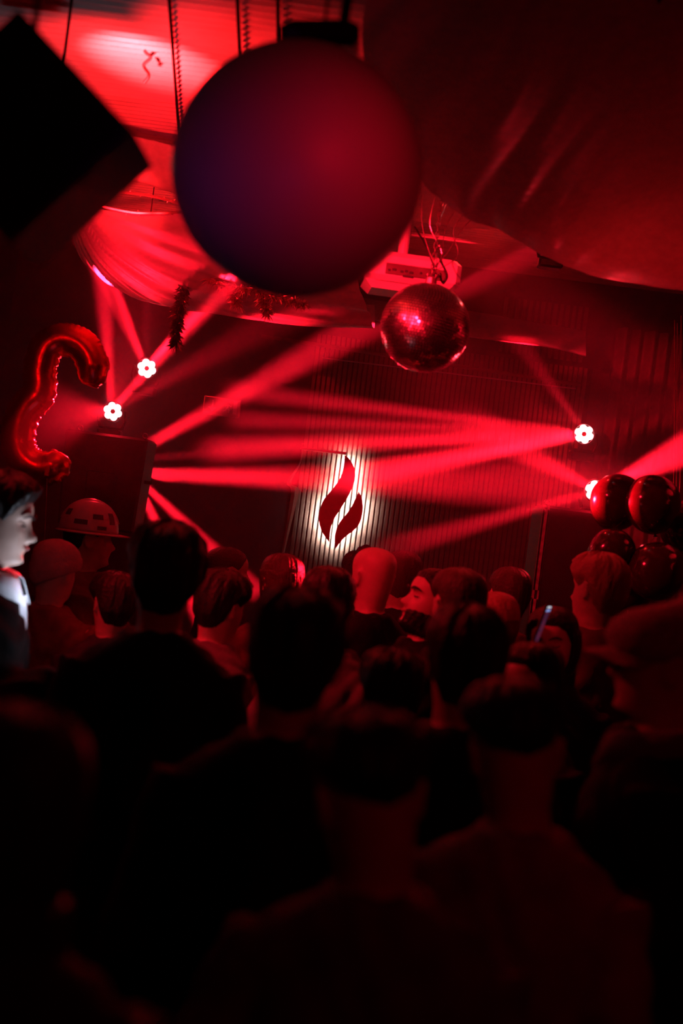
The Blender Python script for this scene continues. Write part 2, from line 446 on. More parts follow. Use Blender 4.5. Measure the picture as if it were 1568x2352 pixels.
# ------------------------------------------------------------------ ceiling cloths
def sheet(name, rows, label, m, nu=70, nv=36, amp=.03, fu=24, seed=0, fan=0.0, radial=False):
    R = [spline([at(*p) for p in r], nu) for r in rows]
    C = [spline([r[j] for r in R], nv) for j in range(nu)]
    P = []
    for i in range(nv):
        row = []
        for j in range(nu):
            u = j / (nu - 1); v = i / (nv - 1)
            q = C[j][i].copy()
            if radial: uu = math.atan2(v * .9, u * 1.6 + .03) / 1.3; vv = math.hypot(u, v) * 2
            else: uu = u + fan * v; vv = v * 5
            k = math.sin(math.pi * min(1, max(0, v * .9 + .08))) * (1 if v < .55 else max(.3, 1 - (v - .55) * 4))
            q.z += amp * k * wob(fu * uu, vv, seed)
            q.y += amp * .6 * k * wob(fu * 1.3 * uu, vv * .8, seed + 2)
            row.append(q)
        P.append(row)
    c = P[0][nu // 2]
    o = MB().grid(P).build(name, m, smooth=True, org=c)
    return tag(o, label, 'drape')
sheet('ceiling_drape', [
    [(860, -90, 3.62), (1100, -110, 3.62), (1350, -120, 3.62), (1760, -150, 3.62)],
    [(840, 150, 4.15), (1150, 210, 4.2), (1400, 200, 4.2), (1780, 170, 4.2)],
    [(985, 430, 4.85), (1190, 450, 4.8), (1400, 440, 4.8), (1780, 430, 4.8)],
    [(1150, 528, 5.3), (1260, 592, 5.3), (1400, 640, 5.3), (1780, 690, 5.3)],
    [(1180, 500, 5.95), (1280, 540, 6), (1400, 560, 6), (1780, 590, 6)]],
    'large shade-darkened cloth swag sagging under ceiling at upper right', M['shadedcloth'], nu=110, nv=50, amp=.022, fu=15, seed=1, fan=1.1)
sheet('ceiling_drape', [
    [(700, 300, 5.3), (850, 330, 5.3), (1000, 380, 5.4), (1200, 430, 5.5)],
    [(680, 420, 5.9), (850, 455, 5.9), (1020, 495, 5.9), (1220, 490, 5.9)],
    [(680, 455, 6.2), (900, 492, 6.2), (1060, 524, 6.2), (1200, 517, 6.2)],
    [(680, 430, 6.7), (900, 460, 6.7), (1060, 480, 6.7), (1240, 470, 6.7)]],
    'short pale swag with bright hem right of the big globe above the projector', M['cloth'], amp=.012, fu=16, seed=4)
sheet('ceiling_drape', [
    [(180, 285, 5.72), (300, 312, 5.72), (420, 340, 5.74), (560, 375, 5.76)],
    [(190, 345, 5.8), (300, 365, 5.82), (420, 395, 5.84), (560, 420, 5.86)],
    [(195, 385, 5.9), (300, 412, 5.92), (420, 450, 5.95), (560, 480, 5.98)],
    [(195, 372, 6.1), (300, 395, 6.1), (420, 430, 6.15), (560, 455, 6.2)]],
    'small bright swag between black box and globe over the sparkling hem', M['cloth'], amp=.012, fu=12, seed=9)
sheet('ceiling_drape', [
    [(150, 456, 6.0), (240, 482, 6.0), (330, 492, 6.0), (420, 492, 6.0), (560, 500, 6.0), (800, 560, 6.2)],
    [(156, 500, 6.3), (215, 560, 6.3), (310, 590, 6.3), (430, 610, 6.3), (600, 640, 6.3), (830, 670, 6.4)],
    [(175, 570, 6.6), (235, 630, 6.6), (330, 665, 6.6), (460, 690, 6.6), (640, 715, 6.6), (850, 730, 6.6)],
    [(200, 610, 6.8), (262, 655, 6.8), (350, 696, 6.8), (490, 719, 6.8), (650, 744, 6.8), (860, 752, 6.8)],
    [(200, 560, 7.3), (262, 600, 7.3), (350, 640, 7.3), (490, 670, 7.3), (650, 690, 7.4), (860, 700, 7.4)]],
    'long sheer cloth fanning from the left corner and sagging behind the globe', M['cloth'], nu=160, nv=60, amp=.018, fu=34, seed=3, radial=True)
sheet('valance', [
    [(690, 655, 8.24), (870, 690, 8.24), (1080, 715, 8.24), (1260, 745, 8.24), (1345, 760, 8.24)],
    [(690, 690, 7.75), (870, 722, 7.75), (1080, 758, 7.75), (1260, 782, 7.75), (1345, 800, 7.75)],
    [(690, 704, 7.68), (870, 738, 7.68), (1080, 774, 7.68), (1260, 798, 7.68), (1345, 818, 7.68)],
    [(690, 702, 7.85), (870, 735, 7.85), (1080, 771, 7.85), (1260, 796, 7.85), (1345, 816, 7.85)]],
    'long low valance along the top of the slatted wall behind mirror ball', M['cloth'], nu=80, nv=20, amp=.006, fu=18, seed=6)
# sparkling hem: lens shaped loop of tinsel at the left corner
hm = MB()
loop = [(150, 454, 6.0), (200, 445, 6.15), (280, 442, 6.3), (345, 450, 6.35), (400, 464, 6.3), (440, 480, 6.2), (410, 488, 6.02), (350, 490, 5.98), (300, 488, 5.97), (240, 476, 5.97), (190, 462, 5.98), (150, 454, 6.0)]
lp = spline([at(*p) for p in loop], 160)
hm.tube(lp, .007, 6)
for q in lp:
    for k in range(5):
        d = Vector(rng.normal(size=3)).normalized() * .014; e = Vector(rng.normal(size=3)).normalized() * .003
        hm.add([q - e, q + e, q + d + e * .4], [(0, 1, 2)])
tag(hm.build('tinsel_hoop', M['tinsel'], org=lp[0]), 'sparkling tinsel hoop edging the cloth left of the globe', 'garland')

# ------------------------------------------------------------------ tinsel garlands
def garland(path, n, ln, m, label, seed):
    g = np.random.default_rng(seed); pts = spline([at(*p) for p in path], n); b = MB()
    b.tube(pts[::4], .003, 5)
    for q in pts:
        for k in range(7):
            d = Vector(g.normal(size=3)).normalized() * ln * (.5 + g.random()); e = Vector(g.normal(size=3)).normalized() * .0022
            b.add([q - e, q + e, q + d * .6 + e, q + d - Vector((0, 0, ln * .4))], [(0, 1, 2), (0, 2, 3)])
    return tag(b.build('tinsel_garland', m, org=pts[0]), label, 'garland')
garland([(436, 610, 6.5), (424, 660, 6.5), (412, 710, 6.5), (406, 755, 6.5), (402, 796, 6.5)], 150, .034, M['darktinsel'], 'dark tinsel garland hanging straight down in the beams under the cloth', 11)
garland([(480, 640, 6.4), (530, 668, 6.4), (545, 700, 6.4)], 60, .034, M['tinsel'], 'bright red tinsel tuft at the lower left of globe', 12)
garland([(545, 660, 6.35), (600, 672, 6.35), (660, 690, 6.4), (700, 700, 6.4)], 90, .030, M['tinsel'], 'tinsel string sagging beneath the globe', 13)
garland([(596, 672, 6.4), (608, 700, 6.4), (616, 722, 6.4)], 40, .03, M['tinsel'], 'short tinsel end dangling under the globe', 14)
bar = MB().box((0, 0, 0), (.28, .04, .026), bev=.004)
c = at(382, 608, 6.45)
bo = empty('track_bar', c, 0, 'dark lighting bar hanging level under the sheer cloth at left', 'bar')
bar.build('rail', M['blackmetal'], bo)
for x in (-.10, .10): MB().tube([(x, 0, 0), (x, 0, HZ - c.z)], .003, 6).build('hanger', M['blackmetal'], bo)

# ------------------------------------------------------------------ globe and black box
gc = at(683, 392, 2.9); gr = 288 / F * 2.9
g = empty('globe', gc, 0, 'huge matte globe hanging from a black bracket at upper middle', 'globe')
MB().ball((0, 0, 0), gr, 96).build('shell', M['globe'], g, smooth=True)
br = W(); bc = at(735, 92, 2.95)
br.box(bc, (.165, .12, .055), Matrix.Rotation(.13, 3, 'Y').inverted() @ Matrix.Rotation(0, 3, 'Z'), bev=.014)
br.build('bracket', M['blackmetal'], g)
W().tube([at(672, 85, 2.86), at(672, 85, 2.90)], .016, 16).build('bolt', M['blackmetal'], g)
q = at(788, 66, 2.95)
W().tube([q, (q.x + .005, q.y, HZ)], .011, 8).build('suspension_rod', M['blackmetal'], g)
q = at(745, 60, 2.95)
W().tube([q, (q.x, q.y, HZ)], .004, 6).build('safety_cable', M['cable'], g)

bxr = at(60, 298, 2.5)
k = empty('hanging_box', bxr, 0, 'big black square box hung on one corner at upper left', 'box')
c4 = [at(x, y, 2.42) for x, y in ((305, 300), (40, 15), (-230, 270), (20, 560))]
bb = W(); th = Vector((0, .26, 0))
ce = sum(c4, Vector()) / 4
def ins(s, dy): return [ce + (p - ce) * s + Vector((0, dy, 0)) for p in c4]
bb.loft([ins(.975, 0), ins(1, .012), ins(1, .25), ins(.975, .262)])
bb.build('cabinet', M['black'], k)
fb = W(); fb.loft([ins(.90, -.004), ins(.91, .002)]); fb.build('front_panel', M['grille'], k)
q = c4[1] + Vector((0, .13, 0))
W().tube([q, (q.x, q.y, HZ)], .006, 6).build('hanging_rod', M['blackmetal'], k)

# ------------------------------------------------------------------ projector
pc = at(945, 632, 5.7)
pj = empty('projector', pc, math.radians(4), 'white ceiling projector with rear ports behind the mirror ball', 'projector')
PW, PD, PH = .36, .30, .115
b = MB().box((0, 0, 0), (PW, PD, PH), bev=.02); b.build('case', M['white_plastic'], pj, smooth=False)
MB().box((-.03, 0, -PH / 2 - .012), (PW * .9, PD * .8, .03), taper=.8).build('base_plate', M['white_plastic'], pj)
MB().box((.0, -PD / 2 - .001, -.012), (PW * .66, .006, .045), bev=.002).build('port_panel', M['rim'], pj)
for i, (x, s) in enumerate(((-.105, .010), (-.085, .016), (-.055, .012), (-.038, .012), (-.018, .016), (.02, .010), (.045, .009), (.07, .009), (.09, .009))):
    MB().box((x, -PD / 2 - .005, -.018 + .004 * (i % 2)), (s, .004, .009), bev=.001).build('port', M['port'], pj)
MB().box((-.03, -PD / 2 - .004, -.034), (.04, .006, .008)).build('latch', M['port'], pj)
MB().tube([(0, -PD / 2 + .03, -.02), (0, PD / 2 + .03, -.02)], .04, 20).build('lens_barrel', M['blackmetal'], pj)
MB().box((-.045, 0, PH / 2 + .006), (.10, .10, .012)).build('mount_plate', M['blackmetal'], pj)
MB().tube([(-.045, 0, PH / 2), (-.045, 0, HZ - pc.z)], .022, 14).build('mount_pole', M['white_plastic'], pj)
cw = spline([at(336, 78, 4.86), at(341, 100, 4.9), at(333, 118, 4.92), at(346, 132, 4.93), at(330, 150, 4.95), at(342, 172, 4.98), at(331, 190, 5.0)], 30)
tag(MB().tube(cw, .006, 6).build('cable', M['cable'], org=cw[0]), 'short kinked cable end on the brightly lit ceiling patch', 'cable')
cb = spline([at(952, 522, 5.6), at(975, 560, 5.5), at(995, 610, 5.45), at(1000, 640, 5.5), at(1010, 628, 5.55)], 24)
tag(MB().tube(cb, .004, 6).build('cable', M['cable'], org=cb[0]), 'black cable looping down past the projector to the mirror ball', 'cable')

# ------------------------------------------------------------------ mirror ball
dc = at(976, 753, 5.35); dr = 102 / F * 5.35
db = empty('mirror_ball', dc, 0, 'mirror ball covered in small square tiles hanging under the projector', 'mirror ball')
MB().ball((0, 0, 0), dr * .985, 48).build('core', M['grout'], db, smooth=True)
tm = MB(); rows = 46; Rt = Matrix.Rotation(math.radians(7), 3, 'Y')
for i in range(rows):
    t0, t1 = math.pi * i / rows, math.pi * (i + 1) / rows
    tmid = (t0 + t1) / 2; n = max(6, int(2 * math.pi * math.sin(tmid) / (math.pi / rows)))
    for j in range(n):
        p0 = 2 * math.pi * (j + .08) / n; p1 = 2 * math.pi * (j + .92) / n
        e = (t1 - t0) * .08
        def pt(t, p): return Vector((math.sin(t) * math.cos(p), math.sin(t) * math.sin(p), math.cos(t))) * dr
        q = [pt(t0 + e, p0), pt(t1 - e, p0), pt(t1 - e, p1), pt(t0 + e, p1)]
        cc = sum(q, Vector()) / 4; nn = cc.normalized()
        jx = Vector(rng.normal(size=3)) * .03
        q = [p + nn * ((p - cc).dot(jx)) * 1.2 + nn * .0015 for p in q]
        inn = [cc + (p - cc) * 1.0 - nn * .003 for p in q]
        tm.add([Rt @ p for p in q + inn], [(0, 1, 2, 3), (0, 4, 5, 1), (1, 5, 6, 2), (2, 6, 7, 3), (3, 7, 4, 0)])
o = tm.build('mirror_tiles', M['mirror'], db); o['kind'] = 'stuff'
MB().tube([(0, 0, dr * .97), (0, 0, dr + .02)], .022, 16).build('cap', M['rim'], db)
rg = [Vector((.016 * math.cos(a), 0, dr + .032 + .016 * math.sin(a))) for a in np.linspace(0, 2 * math.pi, 20)]
MB().tube(rg, .003, 6).build('ring', M['rim'], db)
ch = MB(); zz = dr + .045; kk = 0
while dc.z + zz < HZ - .02:
    lk = [Vector((.007 * math.cos(a) * (kk % 2), .007 * math.cos(a) * (1 - kk % 2), zz + .013 * math.sin(a))) for a in np.linspace(0, 2 * math.pi, 10)]
    ch.tube(lk, .0022, 5); zz += .020; kk += 1
o = ch.build('chain', M['rim'], db)
wires = MB()
for k_ in range(6):
    g_ = np.random.default_rng(30 + k_)
    pts = [Vector((.02 * g_.normal(), .02 * g_.normal(), dr + .04)), Vector((.03 * g_.normal() + .01, .02, dr + .12)), Vector((.05 * (k_ - 2) * .6, .02, dr + .22)), Vector((.05 * (k_ - 1.5), .02, dr + .33))]
    wires.tube(spline(pts, 16), .0016, 5)
wires.build('tangled_wire', M['rim'], db)

# ------------------------------------------------------------------ moving head lights
def moving_head(lens, label, mount, size=.057):
    """lens centre in world, facing the camera; mount = (kind, length)"""
    o = empty('moving_head_light', lens, 0, label, 'stage light', 'red moving head lights')
    s = size / .057
    aim = (CAM - lens).normalized(); R = aim.to_track_quat('Y', 'Z').to_matrix()   # local +Y looks at the camera
    def T(p): return R @ (Vector(p) * s)
    hb = MB(); rings = []
    for y, r in ((.0, .056), (-.004, .060), (-.05, .062), (-.10, .052), (-.13, .030)):
        rings.append([T((r * math.cos(t), y, r * math.sin(t))) for t in np.linspace(0, 2 * math.pi, 28, endpoint=False)])
    hb.loft(rings); hb.build('head', M['blackmetal'], o)
    rr = [T((.055 * math.cos(t), .002, .055 * math.sin(t))) for t in np.linspace(0, 2 * math.pi, 36)]
    MB().tube(rr, .0035 * s, 6).build('lens_rim', M['rim'], o)
    for k in range(6):
        a = math.pi / 3 * k + .26
        c = (.032 * math.cos(a), 0, .032 * math.sin(a))
        pr = []
        for y, r in ((0, .0205), (.004, .0195), (.006, .010)):
            pr.append([T((c[0] + r * math.cos(t), y + .002, c[2] + r * math.sin(t))) for t in np.linspace(0, 2 * math.pi, 16, endpoint=False)])
        MB().loft(pr).build('lens', M['petal'], o)
    pr = [[T((r * math.cos(t), y, r * math.sin(t))) for t in np.linspace(0, 2 * math.pi, 6, endpoint=False)] for y, r in ((.002, .016), (.006, .013))]
    MB().loft(pr).build('lens_hub', M['hub'], o)
    yk = MB()
    for sx in (-1, 1):
        yk.tube([T((sx * .070, -.06, .01)), T((sx * .076, -.065, -.05)), T((sx * .06, -.07, -.095))], .009 * s, 8)
    yk.tube([T((-.06, -.07, -.095)), T((.06, -.07, -.095))], .010 * s, 8)
    yk.build('yoke', M['blackmetal'], o)
    c = T((0, -.07, -.125))
    MB().box(c, (.13 * s, .11 * s, .05 * s), bev=.008).build('base', M['blackmetal'], o)
    kind, ln = mount
    if kind == 'wall':
        MB().tube([c, Vector((c.x, Y1 - lens.y - ln, c.z))], .012, 8).build('wall_arm', M['blackmetal'], o)
    if kind == 'rod':
        MB().tube([c, Vector((c.x, c.y, HZ - lens.z))], .005, 8).build('hanging_rod', M['blackmetal'], o)
    return o
moving_head(FX1, 'red moving head light on dark wall above the left speaker', ('wall', .0))
moving_head(FX2, 'red moving head light standing on top of the left speaker', ('top', 0), .050)
moving_head(FX3, 'red moving head light on the wall right of flame sign', ('wall', .0))
moving_head(FX4, 'red moving head light half behind the black balloons', ('top', 0), .050)
moving_head(FX5, 'red moving head light hidden behind the left speaker', ('wall', .0))
f7 = moving_head(ADDED7 + Vector((0, .07, 0)), 'added unseen lamp in a moving head body above the big swag', ('rod', 0), .045)  # body made up for the added hem lamp
f6 = moving_head(ADDED6 + Vector((0, -.22, 0)), 'added unseen lamp in a moving head body behind the hung black box', ('rod', 0))  # body made up for the added ceiling patch lamp

# ------------------------------------------------------------------ speakers
def speaker(name, top_l, top_r, d, h, depth, label, wedge=.92):
    a, b = at(*top_l, d), at(*top_r, d)
    wd = (b - a).length; c = (a + b) / 2
    rt = math.atan2(b.y - a.y, b.x - a.x)
    s = empty(name, (c.x, c.y + depth / 2, c.z - h), rt, label, 'speaker', None)
    MB().box((0, 0, h / 2), (wd, depth, h), taper=wedge, bev=.012).build('cabinet', M['black'], s)
    MB().box((0, depth / 2 + .006, h / 2), (wd * .86, .012, h * .9), taper=wedge, bev=.004).build('grille', M['grille'], s)
    MB().box((0, -depth / 2 - .003, h * .45), (wd * .35, .012, h * .3), bev=.006).build('rear_panel', M['blackmetal'], s)
    for sx in (-.40, .40):
        rg = [Vector((sx * wd + .012 * math.cos(t), 0, h + .018 + .012 * math.sin(t))) for t in np.linspace(0, 2 * math.pi, 16)]
        MB().tube(rg, .0035, 6).build('eyebolt', M['rim'], s)
    for sx in (-1, 1):
        hd = [Vector((sx * wd * .5 * .96, -.06, h * .55)), Vector((sx * (wd * .48 + .03), -.05, h * .55)), Vector((sx * (wd * .48 + .03), .05, h * .55)), Vector((sx * wd * .5 * .96, .06, h * .55))]
        MB().tube(hd, .008, 8).build('handle', M['blackmetal'], s)
    return s, wd
s1, wd1 = speaker('loudspeaker', (150, 984), (340, 1008), 6.8, .46, .34, 'black loudspeaker on a pole at left behind the number balloon')
MB().tube([(0, 0, 0), (0, 0, -s1.location.z + .03)], .018, 12).build('pole', M['blackmetal'], s1)
for k in range(3):
    a = 2 * math.pi * k / 3 + .4
    MB().tube([(0, 0, -s1.location.z + .45), (.34 * math.cos(a), .34 * math.sin(a), -s1.location.z + .012)], .011, 8).build('stand_leg', M['blackmetal'], s1)
s2, wd2 = speaker('loudspeaker', (1252, 1160), (1432, 1183), 6.3, at(1340, 1172, 6.3).z, .42, 'tall black loudspeaker stack with pale worn edge strip behind the balloons', wedge=1.0)
hs = at(1340, 1172, 6.3).z
st = MB()
for z0, z1 in ((hs * .50, hs * .69), (hs * .71, hs * .79), (hs * .81, hs * .99)):
    st.box((-wd2 / 2 + .006, -.212, (z0 + z1) / 2), (.028, .008, z1 - z0))
st.box((-wd2 / 2 - .004, -.212, hs * .75), (.009, .008, hs * .5)); st.box((-wd2 / 2 + .017, -.212, hs * .75), (.007, .008, hs * .5))
st.build('edge_strip', M['tape'], s2)['label'] = 'pale worn edge strip'

# ------------------------------------------------------------------ balloons
def balloon(px, py, d, rpx, label, tilt=(0, 0)):
    c = at(px, py, d); r = rpx / F * d
    o = empty('balloon', c, 0, label, 'balloon', 'dark round balloons in a bunch')
    prof = []
    for i in range(25):
        t = math.pi * i / 24
        z = -math.cos(t); rad = math.sin(t) * (1 - .10 * max(0, -z))
        prof.append((max(1e-4, rad * r), z * r * (1.10 if z < 0 else 1.0)))
    R = Matrix.Rotation(tilt[0], 3, 'Y') @ Matrix.Rotation(tilt[1], 3, 'X')
    MB().lathe(prof, 40, (0, 0, 0), R).build('skin', M['latex'], o, smooth=True)
    MB().lathe([(.003, -r * 1.09), (.005, -r * 1.13), (.011, -r * 1.17), (.009, -r * 1.175)], 12, (0, 0, 0), R).build('knot', M['latex'], o)
    kn = c + R @ Vector((0, 0, -r * 1.16))
    return o, kn
knots = []
for a in ((1418, 1152, 5.95, 64, 'dark balloon at upper left of the bunch beside stage light', (.25, .1)),
          (1497, 1156, 5.85, 66, 'dark balloon at the top right of the bunch', (-.25, .1)),
          (1405, 1268, 5.75, 55, 'glossy dark balloon at left middle of the bunch', (.9, 0)),
          (1506, 1312, 5.70, 68, 'glossy dark balloon low at right of the bunch with red glints', (-2.2, .2)),
          (1432, 1352, 5.95, 66, 'dark balloon at the bottom of the bunch above the cap', (2.6, .3)),
          (1578, 1212, 6.0, 64, 'dark balloon at the right edge of the photo', (-1.0, 0))):
    knots.append(balloon(*a)[1])
tie = at(1458, 1262, 5.85)
rb = MB()
for q in knots:
    md = (q + tie) / 2 + Vector((.0, -.01, -.015)); rb.tube(spline([q, md, tie], 8), .0016, 5)
rb.tube(spline([tie, tie + Vector((.01, .03, -.6)), Vector((tie.x + .02, tie.y + .05, .07))], 12), .0016, 5)
rbo = tag(rb.build('balloon_ribbon', M['string'], org=tie), 'thin ribbon tying the dark balloons together', 'ribbon')
wt = empty('balloon_weight', (tie.x + .02, tie.y + .05, 0), 0, 'small weight on the floor holding the balloon ribbon', 'weight')
MB().lathe([(.05, 0), (.055, .01), (.05, .06), (.012, .075), (.012, .085)], 20).build('block', M['blackmetal'], wt)

# number three balloon, seen from its back
nb0 = at(70, 1100, 6.2)
nb = empty('number_balloon', nb0, 0, 'shiny red foil number three balloon seen from behind at left', 'balloon')
pth = [(207, 888), (212, 838), (190, 797), (147, 779), (108, 798), (92, 845), (92, 888), (86, 912)]
pth2 = [(86, 912), (62, 935), (46, 972), (42, 1018), (56, 1054), (88, 1074), (122, 1070), (146, 1044)]
tb = W()
p1 = spline([at(x, y, 6.2) for x, y in pth], 40); p2 = spline([at(x, y, 6.2) for x, y in pth2], 40)
R0 = 39 / F * 6.2
def prof_r(i, n, taper0, taper1):
    t = i / (n - 1); r = R0
    if taper0: r *= min(1, .35 + math.sqrt(min(1, t / .12)) * .65)
    if taper1: r *= min(1, .35 + math.sqrt(min(1, (1 - t) / .12)) * .65)
    return r
tb.tube(p1, [prof_r(i, 40, True, False) for i in range(40)], 24)
tb.tube(p2, [prof_r(i, 40, False, True) * 1.02 for i in range(40)], 24)
tb.tube(spline([at(84, 910, 6.2), at(105, 915, 6.2), at(122, 921, 6.2)], 8), [R0, R0, R0 * .95, R0 * .9, R0 * .82, R0 * .7, R0 * .5, R0 * .2], 20)
tb.v = [tuple(Vector(p) - nb0) for p in tb.v]
me = remesh(tb, .006, 4, 'foil_body')
# puckers along the seam, where the tube bends
pv = np.empty(len(me.vertices) * 3); me.vertices.foreach_get('co', pv); pv = pv.reshape(-1, 3)
nv_ = np.empty(len(me.vertices) * 3); me.vertices.foreach_get('normal', nv_); nv_ = nv_.reshape(-1, 3)
cl = np.array([tuple(p - nb0) for p in p1 + p2])
dist = ((pv[:, None, :] - cl[None]) ** 2).sum(-1); idx = dist.argmin(1)
seam = np.clip(1 - np.abs(pv[:, 1]) / (R0 * .8), 0, 1) ** 1.5
pv += nv_ * (seam * .0045 * np.sin(idx * 1.9 + pv[:, 0] * 60))[:, None]
pv[:, 1] *= .86
me.vertices.foreach_set('co', pv.ravel()); me.update()
link('foil_body', me, M['foil'], nb)
W().box(at(108, 1082, 6.12), (.018, .004, .04)).build('valve_tab', M['foil'], nb)
rs = spline([at(108, 1100, 6.15), at(104, 1200, 6.3), at(96, 1330, 6.4), at(60, 1900, 6.45)], 16)
W().tube(rs, .0018, 5).build('string', M['string'], nb)
# foil strands at the right edge and the curtain on the right part of the back wall
fs = MB()
for i, (x, y0, y1) in enumerate(((1545, 1085, 1125), (1551, 1092, 1136), (1560, 1075, 1150))):
    fs.tube(spline([at(x + 4, y0 - 350, 6.4), at(x + 2, y0, 6.4), at(x - 3, y1, 6.38)], 8), .0025, 4)
tag(fs.build('foil_strand', M['tinsel'], org=at(1550, 735, 6.4)), 'thin foil strands hanging at the right edge beside the balloons', 'streamer')
P = []
for zz in np.linspace(0.02, 3.1, 10):
    P.append([Vector((1.42 + .63 * i / 90, 8.14 + .035 * math.sin(i * .55) + .012 * math.sin(i * .23 + zz), zz)) for i in range(91)])
tag(MB().grid(P).build('curtain', M['curtain'], smooth=True, org=(1.7, 8.14, 0)), 'dark velvet curtain on the back wall right of the slats', 'curtain')

# ------------------------------------------------------------------ people
HT = np.array([  # z above chin, front, back, half width
 (-.085, .040, .062, .058), (-.050, .040, .060, .056), (-.022, .046, .062, .057), (-.006, .066, .066, .060), (.004, .090, .070, .058), (.014, .101, .073, .058), (.030, .098, .078, .062),
 (.045, .097, .083, .065), (.060, .098, .087, .067), (.075, .097, .091, .070), (.095, .093, .096, .073), (.112, .090, .100, .0755),
 (.128, .090, .103, .0765), (.145, .097, .106, .0775), (.160, .099, .107, .078), (.178, .095, .106, .0775), (.195, .085, .100, .074),
 (.210, .070, .088, .066), (.222, .052, .070, .053), (.231, .030, .046, .034), (.236, .004, .006, .004)])
def gs(x, s): return math.exp(-(x / s) ** 2)
def head_pt(z, ph, off=0.0, face=True):
    fr_ = np.interp(z, HT[:, 0], HT[:, 1]); bk = np.interp(z, HT[:, 0], HT[:, 2]); hw = np.interp(z, HT[:, 0], HT[:, 3])
    s, c = math.sin(ph), math.cos(ph)
    x = hw * s; y = fr_ * (c ** .9 if c > 0 else 0) - (bk * (-c) if c < 0 else 0)
    if c > 0:
        jaw = max(0, 1 - abs(z - .01) / .06)
        x *= 1 - .22 * jaw * c
    if face and c > .15:
        nose = np.interp(z, [.070, .076, .084, .092, .110, .130, .145], [0, .022, .034, .031, .019, .008, 0])
        y += nose * gs(x, .0115 if z > .1 else .014)
        if .07 < z < .092: y += .008 * (gs(abs(x) - .014, .006)) * gs(z - .080, .008)
        for sx in (-1, 1):
            y -= .014 * gs(x - sx * .032, .015) * gs(z - .124, .011)
            y += .0065 * gs(x - sx * .032, .0115) * gs(z - .122, .0075)
            y += .004 * gs(x - sx * .030, .018) * gs(z - .143, .006)
            y += .004 * gs(x - sx * .042, .016) * gs(z - .095, .016)
        y += .006 * gs(x, .021) * (gs(z - .061, .0045) + 1.05 * gs(z - .050, .005)) - .006 * gs(x, .018) * gs(z - .0555, .0022)
        y -= .004 * gs(x, .02) * gs(z - .036, .006)
        y += .003 * gs(x, .016) * gs(z - .016, .010)
    p = Vector((x, y, z))
    if off:
        c0 = Vector((0, -.005, .12)); p = p + (p - c0).normalized() * off
    return p

HZ0 = 1.515
def head_xf(pitch, yaw, roll):
    R = Matrix.Rotation(yaw, 4, 'Z') @ Matrix.Rotation(pitch, 4, 'X') @ Matrix.Rotation(roll, 4, 'Y')
    pv_ = Vector((0, -.02, 1.485))
    return Matrix.Translation(pv_) @ R @ Matrix.Translation(-pv_)

def hand(b, wrist, fwd, palm_n, curl=.5, side=1, s=1.0):
    """palm, four fingers, thumb; fwd along fingers, palm_n the way the palm faces"""
    f = Vector(fwd).normalized(); n = Vector(palm_n); n = (n - f * n.dot(f)).normalized(); sd = f.cross(n) * side
    w_ = Vector(wrist)
    rings = []
    for t, wd_, th_ in ((-.01, .026, .020), (.02, .034, .017), (.055, .041, .015), (.088, .042, .012)):
        c = w_ + f * t * s
        rings.append([c + sd * (wd_ * math.cos(a)) * s + n * (th_ * math.sin(a)) * s for a in np.linspace(0, 2 * math.pi, 14, endpoint=False)])
    b.loft(rings)
    for k, (o_, ln, r) in enumerate(((.030, .070, .0085), (.011, .080, .009), (-.010, .074, .0085), (-.030, .058, .0075))):
        p = w_ + f * .082 * s + sd * o_ * s; d = f + sd * o_ * 3; pts = [p - f * .01 * s, p]; 
        for j, fr2 in enumerate((.45, .32, .26)):
            ang = curl * (.7 + .5 * j)
            d2 = (d.normalized() * math.cos(ang * .9 * (j + 1) / 1.6) + n * math.sin(ang * .9 * (j + 1) / 1.6))
            p = p + d2.normalized() * ln * fr2 * s; pts.append(p)
        b.tube(pts, [r * s, r * s, r * .95 * s, r * .9 * s, r * .7 * s], 8)
    p = w_ + f * .022 * s + sd * .030 * s
    d = (f * .6 + sd * .8 + n * .3).normalized(); d3 = (f * .9 + sd * .25 + n * (.3 + curl * .5)).normalized()
    b.tube([p - d * .008 * s, p + d * .02 * s, p + d * .03 * s + d3 * .004, p + d * .03 * s + d3 * .03 * s, p + d * .03 * s + d3 * .052 * s], [.012 * s, .0115 * s, .0105 * s, .0095 * s, .007 * s], 8)

TORSO = [(1.490, .060, .060, -.012), (1.465, .082, .070, -.012), (1.440, .128, .082, -.008), (1.410, .168, .094, 0), (1.370, .186, .104, .004),
         (1.30, .186, .118, .012), (1.22, .178, .120, .014), (1.12, .158, .108, .008), (1.03, .150, .104, .004), (.95, .165, .112, -.004), (.88, .172, .116, -.012), (.82, .150, .105, -.01)]
def torso(b, f=1.0, inf=0.0, z0=9, z1=0, wid=1.0, lean=None, rows=None):
    rings = []
    for z, hw, hd, cy in (rows or TORSO):
        if z > z0 or z < z1: continue
        rings.append([Vector(((hw * wid + inf) * math.copysign(abs(math.cos(a)) ** .85, math.cos(a)), cy + (hd * f + inf) * math.copysign(abs(math.sin(a)) ** .9, math.sin(a)), z)) for a in np.linspace(0, 2 * math.pi, 32, endpoint=False)])
    b.loft(rings)

def limb(b, pts, radii, inf=0.0):
    P = spline(pts, (len(pts) - 1) * 6 + 1)
    rr = list(np.interp(np.linspace(0, len(pts) - 1, len(P)), range(len(pts)), radii))
    b.tube(P, [r + inf for r in rr], 14)

